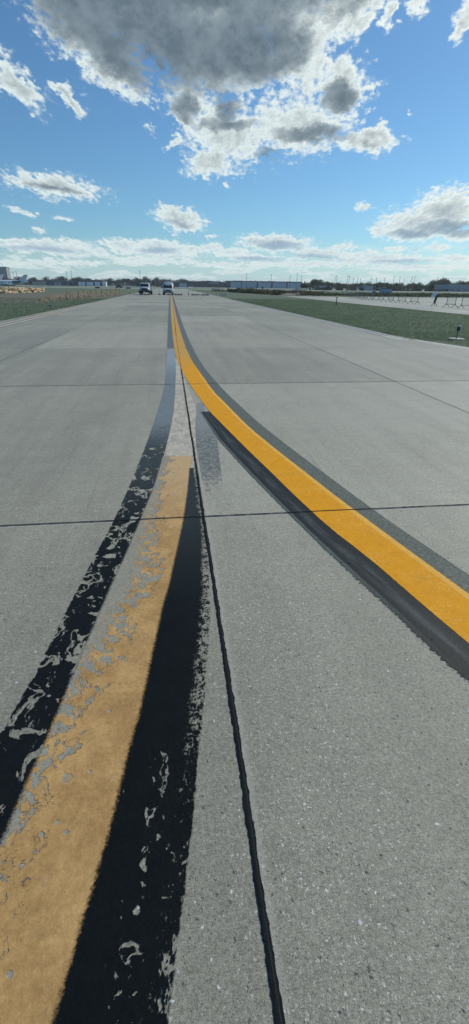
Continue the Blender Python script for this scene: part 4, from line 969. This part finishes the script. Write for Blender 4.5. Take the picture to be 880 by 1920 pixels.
hg('shed', 'small white building right of the three white doors', 187, 194, 718, 5.2, 10, WH, WH, [], cat='building')
hg('hangar', 'tall tree shaded grey block behind the trees left of the truck', 243, 262, 800, 5.0, 20, (.22, .27, .32), DK, [], cat='building')
hg('hangar', 'dark hangar with a blue grey door right behind the white van', 288, 346, 800, 7.0, 30, DK, (.30, .34, .36), [(297, 303, (.35, .38, .40)), (331, 345, (.42, .50, .58))], pitch=1.2)
hg('hangar', 'very wide dark hangar right of the van, with a pale strip over one bay', 347, 422, 815, 7.2, 35, (.050, .062, .060), (.06, .075, .08), [(386, 404, (.03, .04, .045))], pitch=2.6)
mid = (sx(386, 814)+sx(404, 814))/2
o = MB().box((mid, 812.5, 6.2), (16, .3, .9)).build('pale_canopy', P('canopy_grey', (.40, .46, .50), .6)); tag(o, 'pale strip canopy over the bay of the very wide dark hangar', 'canopy')
BG = (.38, .46, .54)
hg('hangar', 'long row hangar with blue grey doors split by dark piers, right of centre', 423, 561, 785, 9.2, 40, (.045, .060, .058), (.05, .065, .068), [(427, 447, BG), (448, 476, BG), (479, 503.5, (.40, .48, .55)), (506, 531.5, (.37, .45, .56)), (534, 559.5, (.41, .49, .58))], doorh=.90)
hg('shed', 'small white shed before the right trees, the left of two', 600, 614, 372, 2.4, 8, (.42, .47, .50), (.42, .47, .50), [], cat='shed')
hg('shed', 'small white shed before the right trees, behind the tilted box', 679, 694.5, 368, 3.0, 8, (.38, .44, .50), (.30, .34, .37), [], cat='shed')
hg('warehouse', 'long pale grey warehouse at the right edge beside the tallest trees', 833, 915, 375, 4.4, 20, (.30, .35, .39), (.36, .41, .44), [(840, 846, (.22, .27, .33)), (852, 858, (.22, .27, .33)), (864, 870, (.22, .27, .33)), (874, 879, (.22, .27, .33))], cat='warehouse', doorh=.5)
tw = thing('office_tower', 'brown grey office block over the trees at the left edge', 'office block', (sx(2, 950), 950, 0))
MB().box((0, 12, 13.5), (16, 20, 27)).build('wall', P('tower_wall', (.30, .29, .27), .7), tw)
for k in range(4): MB().box((-6+k*4, 1.85, 14), (1.6, .3, 22)).build('window_strip', P('tower_glass', (.20, .26, .31), .3), tw)
MB().box((0, 12, 27.6), (16.6, 20.6, 1.2)).build('roof', P('tower_roof', (.12, .12, .12), .8), tw)
# small vehicles far away
def small_vehicle(label, px, Y, col, L=4.6, h=1.9, rz=0):
    t = thing('parked_car', label, 'car', (sx(px, Y), Y, -.01), rz, 'small vehicles far across the field')
    mt = P('car_%02d_%02d_%02d' % tuple(int(c*99) for c in col), col, .3, var=.04)
    b = MB(); b.box((0, 0, .62), (L, 1.8, .62)).prism([(-L*.30, .93), (L*.36, .93), (L*.26, h), (-L*.16, h)], 'y', -.8, .8); b.build('body', mt, t, bevel=.06)
    MB().prism([(-L*.26, .98), (L*.32, .98), (L*.24, h-.1), (-L*.15, h-.1)], 'y', -.815, .815).build('window', M_GLASS, t)
    for x in (-L*.3, L*.3):
        for s in (-1, 1): MB().tube((x, s*.72, .33), (x, s*.93, .33), .33, n=14).build('wheel', M_RUBBER, t)
small_vehicle('tiny white vehicle on the far apron before the very wide dark hangar', 352, 690, (.7, .72, .73), 6.5, 3.4)
small_vehicle('tiny dark car on the crossing pavement left of the truck', 218, 330, (.05, .06, .07))
small_vehicle('tiny white car on the far apron left of the small trees', 206, 600, (.7, .72, .73), 5, 2.2)
small_vehicle('tiny pale van on the far apron between truck and trees', 226, 620, (.6, .62, .64), 6, 2.8)
def box_sign(label, px, Y, w, h):
    t = thing('guidance_sign', label, 'airfield sign', (sx(px, Y), Y, -.03), 0, 'small dark signs in the far grass')
    MB().box((0, 0, h*.6), (w, .2, h*.7)).build('panel', M_GREENM, t, bevel=.02)
    for s in (-1, 1): MB().tube((s*w*.35, 0, 0), (s*w*.35, 0, h*.3), .04, n=6).build('leg', M_BLACK, t)
box_sign('low dark sign in the far grass before the long row hangar', 443, 300, 2.6, 1.0)
box_sign('low dark sign in the far left grass before the three white doors', 177, 270, 2.4, .9)
box_sign('low dark sign in the far left grass, nearer the truck', 235, 262, 2.4, .9)

# ------------------------------------------------------------------ trees
def mat_leaf(name, a, b_):
    m, nt, b, out = new_mat(name)
    n = nt.noise(objco(nt), .55, 5, .7)
    c = nt.mix(nt.ss(n, .35, .65), a, b_); nt.put(b.inputs['Base Color'], c); b.inputs['Roughness'].default_value = .85; translucent(nt, b, out, c, .4); return m
M_LEAF = [mat_leaf('leaves_dark', (.032, .048, .028), (.075, .095, .052)), mat_leaf('leaves_olive', (.045, .058, .028), (.10, .11, .055)), mat_leaf('leaves_grey', (.05, .068, .05), (.10, .125, .085))]
M_BARK = P('bark', (.07, .06, .05), .9)
def crown_mesh(seed, n, w, h, z0, leaf):
    rnd = random.Random(seed); cl = []
    for _ in range(11):
        a = rnd.random()*6.283; r = rnd.random()**.6
        cl.append((r*math.cos(a)*w*.33, r*math.sin(a)*w*.33, z0+h*(.25+.6*rnd.random()*(1-.35*r)), (.16+.12*rnd.random())*w))
    vs = []; fs = []
    for _ in range(n):
        cx, cy, cz, cr = cl[rnd.randrange(len(cl))]
        d = Vector((rnd.gauss(0, 1), rnd.gauss(0, 1), rnd.gauss(0, 1))).normalized()*cr*rnd.random()**.45
        p = Vector((cx, cy, cz))+Vector((d.x, d.y, d.z*.8)); q = Vector((rnd.gauss(0, 1), rnd.gauss(0, 1), rnd.gauss(0, 1))).normalized(); o = q.orthogonal().normalized(); e = q.cross(o); s = leaf*rnd.uniform(.6, 1.3)
        k = len(vs); vs += [p+o*s, p+e*s*.6, p-o*s*.9, p-e*s*.55]; fs.append((k, k+1, k+2, k+3))
    me = bpy.data.meshes.new('crown'); me.from_pydata([tuple(v) for v in vs], [], fs); return me
def make_tree(seed, h, w, n=1000, leaf=.35, mat=0):
    t = thing('tree', 'x', 'tree', (0, -500-10*seed, 0))
    tr = MB().tube((0, 0, 0), (.05*w, 0, h*.45), h*.035, h*.02, 7)
    rnd = random.Random(seed+50)
    for k in range(5):
        a = rnd.random()*6.283; z = h*rnd.uniform(.3, .45); tr.tube((.04*w, 0, z), (math.cos(a)*w*.3, math.sin(a)*w*.3, h*rnd.uniform(.55, .8)), h*.016, h*.006, 5)
    tr.build('trunk', M_BARK, t)
    link('crown', crown_mesh(seed, n, w, h*.92, h*.10, leaf), M_LEAF[mat], t)
    return t
protos = [make_tree(k, 9, [8, 10, 7, 11, 9, 8][k], [1500, 1900, 1200, 2100, 1500, 1400][k], .30, [0, 1, 0, 2, 1, 0][k]) for k in range(6)]
used = set(); trnd = random.Random(11)
def place_tree(x, Y, h, w, label, group):
    k = trnd.randrange(6); p = protos[k]; sc = (w/9.0, w/9.0, h/9.0); rz = trnd.random()*6.28
    if k not in used: used.add(k); o = p; o.location = (x, Y, -.03); o.rotation_euler.z = rz; o.scale = sc; o['label'] = label
    else: o = dup(p, (x, Y, -.03), rz, label, sc)
    o['group'] = group
def row(c0, c1, step, Y, hs, label, group, wk=1.25, jit=.35):
    c = c0
    while c < c1:
        f = (c-c0)/(c1-c0); i = min(len(hs)-2, int(f*(len(hs)-1))); g = f*(len(hs)-1)-i; h = (hs[i]*(1-g)+hs[i+1]*g)*trnd.uniform(.78, 1.18)
        y = Y*(1+trnd.uniform(-.03, .03)); place_tree(sx(c, y), y, h, h*wk*trnd.uniform(.8, 1.25), label, group)
        c += step*(1+trnd.uniform(-jit, jit))
row(-60, 60, 6.5, 860, [17, 15, 12, 11], 'dark tree in the far wood behind the parked jets', 'trees behind the jets')
row(55, 140, 6.5, 880, [12, 12, 12.5], 'dark tree behind the low grey hangars on the left', 'trees behind the left hangars')
row(140, 205, 9, 780, [13.5, 11.5, 12.5], 'round dark tree rising behind the three white doors', 'trees behind the three white doors')
row(200, 300, 5.5, 765, [11, 12.5, 12.5, 11], 'bushy tree of the clump beside and behind the white truck', 'trees beside the truck')
row(300, 345, 7, 900, [12, 12, 12], 'dark tree peeping over the hangar behind the van', 'trees over the van hangar')
row(330, 440, 7, 905, [13.5, 12, 10, 12], 'low dark tree over the very wide dark hangar', 'trees over the wide hangar')
row(436, 562, 8.5, 890, [12, 11.5, 11.5], 'dark tree top showing over the long row hangar', 'trees over the row hangar')
row(562, 582, 8, 420, [5, 6.5], 'small tree between the row hangar and the bigger right trees', 'small trees right of the row hangar')
row(583, 606, 7, 410, [8.2, 8.6, 7.6], 'tall dark tree above the left white shed', 'tall trees above the left shed')
row(604, 700, 6.5, 415, [6.6, 6.9, 6.3, 6.0, 6.3], 'mid height tree in the long right treeline between the two sheds', 'trees between the sheds')
row(696, 806, 6.5, 415, [6.6, 6.4, 6.2, 7.4], 'mid height tree in the right treeline left of the tallest trees', 'trees left of the tallest ones')
row(806, 848, 6.5, 405, [8.0, 9.8, 10.2, 8.6], 'tallest dark tree of the right treeline beside the warehouse', 'tallest right trees')
row(848, 960, 8, 450, [9, 8.5, 8, 9], 'tree behind the warehouse at the right edge', 'trees behind the warehouse')
for s in range(6):
    if s not in used: bpy.data.objects.remove(protos[s])
# shrubs and weeds
def shrub(x, Y, h, w, label, mat=0, seed=0):
    t = thing('shrub', label, 'shrub', (x, Y, -.04), 0, 'shrubs in the right grass')
    st_ = MB()
    for a in range(5): st_.tube((0, 0, 0), (math.cos(a*1.3)*w*.25, math.sin(a*1.3)*w*.25, h*.6), .03, .01, 5)
    st_.build('stem', M_BARK, t); link('foliage', crown_mesh(300+seed, 380, w, h*.95, 0, .12), M_LEAF[mat], t)
shrub(sx(426, 165), 165, 1.9, 2.0, 'upright dark shrub at the left end of the weedy strip', 0, 1)
shrub(sx(487, 300), 300, 2.6, 2.2, 'small pointed conifer like shrub before the row hangar doors', 0, 2)
shrub(sx(524, 140), 140, 1.1, 2.6, 'rounded dark shrub left of the far end of the side pavement', 0, 3)
shrub(sx(528.5, 143), 143, .9, 2.0, 'smaller shrub touching the rounded dark one by the side pavement', 1, 4)
def weeds(name, label, zone, n, h, mat, kindcol=None, leaf=.10):
    rnd = random.Random(len(name)+n); vs = []; fs = []
    (x0, y0), (x1, y1), wd = zone
    for _ in range(n):
        f = rnd.random(); g = rnd.gauss(0, .35); x = x0+(x1-x0)*f+g*wd*.4; y = y0+(y1-y0)*f+g*wd
        c = mnoise.noise(Vector((x*.25, y*.1, 1)))
        if c < -.12: continue
        hh = h*(.5+c)*rnd.uniform(.4, 1.2); z = hh*rnd.random()
        q = Vector((rnd.gauss(0, 1), rnd.gauss(0, 1), rnd.gauss(0, 1))).normalized(); o = q.orthogonal().normalized(); e = q.cross(o); p = Vector((x, y, z)); k = len(vs); s = leaf*rnd.uniform(.6, 1.6)
        vs += [tuple(p+o*s), tuple(p+e*s*.7), tuple(p-o*s), tuple(p-e*s*.7)]; fs.append((k, k+1, k+2, k+3))
    me = bpy.data.meshes.new(name); me.from_pydata(vs, [], fs)
    tag(link(name, me, mat), label, 'weeds', kind='stuff')
weeds('weeds', 'strip of dark weeds in the right grass before the row hangar', ((sx(425, 170), 170), (sx(520, 118), 118), 5), 16000, 1.3, M_LEAF[0], leaf=.13)
weeds('dry_weeds', 'brownish weeds behind the dark weedy strip', ((sx(420, 200), 200), (sx(600, 160), 160), 22), 16000, .9, mat_leaf('leaves_brown', (.07, .062, .035), (.13, .105, .06)), leaf=.14)
weeds('field_weeds', 'brown and dark weeds on the rough ground beyond the side pavement', ((sx(560, 122), 122), (sx(900, 122), 122), 16), 24000, .8, M_LEAF[1], leaf=.13)
weeds('hedge', 'long dark hedge along the foot of the right treeline', ((sx(575, 372), 372), (sx(835, 372), 372), 3), 22000, 3.0, M_LEAF[0], leaf=.35)
weeds('distant_wood', 'dark far off wood that closes the horizon', ((-900, 1150), (1500, 1150), 25), 60000, 11, mat_leaf('leaves_far', (.07, .09, .08), (.12, .15, .13)), leaf=1.6)
# ------------------------------------------------------------------ poles
M_POLE = P('weathered_pole', (.17, .15, .13), .8); M_RUST = P('rusty_pole', (.34, .20, .13), .7)
def pole(px, Y, h, label, lean=0, arms=1, mat=None, group='utility poles over the treeline'):
    t = thing('utility_pole', label, 'utility pole', (sx(px, Y), Y, -.03), 0, group)
    mt = mat or M_POLE; dx = math.tan(R(lean))*h; k = Y/500
    MB().tube((0, 0, 0), (dx, 0, h), .22*k, .15*k, 8).build('shaft', mt, t)
    for a in range(arms): MB().box((dx*.95, 0, h*(.95-.09*a)), (1.9*k, .15*k, .18*k)).build('crossarm', mt, t)
left = [(23, 12.6, 'left pole of the pair above the trees right of the office block'), (29, 13.2, 'right pole of the pair above the trees right of the office block'),
        (122, 13.7, 'left pole of the tall pair over the grey hangars'), (130, 14.3, 'right leaning pole of the tall pair over the grey hangars')]
for px, h, lb in left: pole(px, 525, h, lb, 3 if px == 130 else 0)
mids = [(259, 15, 'thin pole just left of the white truck'), (457, 13.5, 'lone pole above the left end of the row hangar'), (503, 13.2, 'lone pole over the middle of the row hangar'), (538, 12.4, 'pole over the right end of the row hangar'), (551, 14.6, 'taller pole at the right end of the row hangar'), (559, 12.8, 'last pole right of the row hangar')]
for px, h, lb in mids: pole(px, 500, h, lb, 0, 1, M_RUST if px in (457, 551) else None)
rg = [(618, 8.9, 12), (625, 8.6, 0), (644, 9.0, 3), (647, 8.8, 3), (656, 7.4, 0), (663, 7.6, 2), (669, 7.4, 0), (689, 7.6, 0), (699, 8.0, 0), (714, 8.2, 0), (731, 9.2, 0), (742, 8.6, 0), (748, 7.2, 8), (762.5, 9.2, 5), (767.5, 9.4, 5), (809, 8.9, 9)]
rl = ['leaning pole with a tilted head, first over the right treeline', 'slim pole right of the leaning one', 'left of the close pair of brown poles', 'right of the close pair of brown poles', 'short pole after the close pair', 'second short pole after the close pair', 'third short pole, pale, after the close pair', 'pole left of the one above the tilted white box', 'pole above the tilted white box', 'pole above the left part of the long white board', 'brown headed pole above the right end of the white board', 'slim straight pole right of the brown headed one', 'short leaning pole before the tall leaning pair', 'left of the tall leaning pair of brown poles', 'right of the tall leaning pair of brown poles', 'leaning pole just left of the tallest trees']
for (px, h, ln), lb in zip(rg, rl): pole(px, 318, h, lb, ln, 1, M_RUST if ln else None)

# ------------------------------------------------------------------ the air
hz_ = MB().box((300, 2150, 16), (2400*2, 4400, 36)).build('haze', None); tag(hz_, kind='stuff'); hz_['label'] = 'thin pale air over the airfield'
hm = bpy.data.materials.new('thin_air'); hm.use_nodes = True; hm.node_tree.nodes.clear(); hn = NT(hm.node_tree)
ho = hn.new('ShaderNodeOutputMaterial'); pv_ = hn.new('ShaderNodeVolumePrincipled'); pv_.inputs['Color'].default_value = (.80, .90, 1.0, 1); pv_.inputs['Density'].default_value = .00016
pv_.inputs['Anisotropy'].default_value = .3
hm.node_tree.links.new(pv_.outputs[0], ho.inputs['Volume']); hz_.data.materials.append(hm)
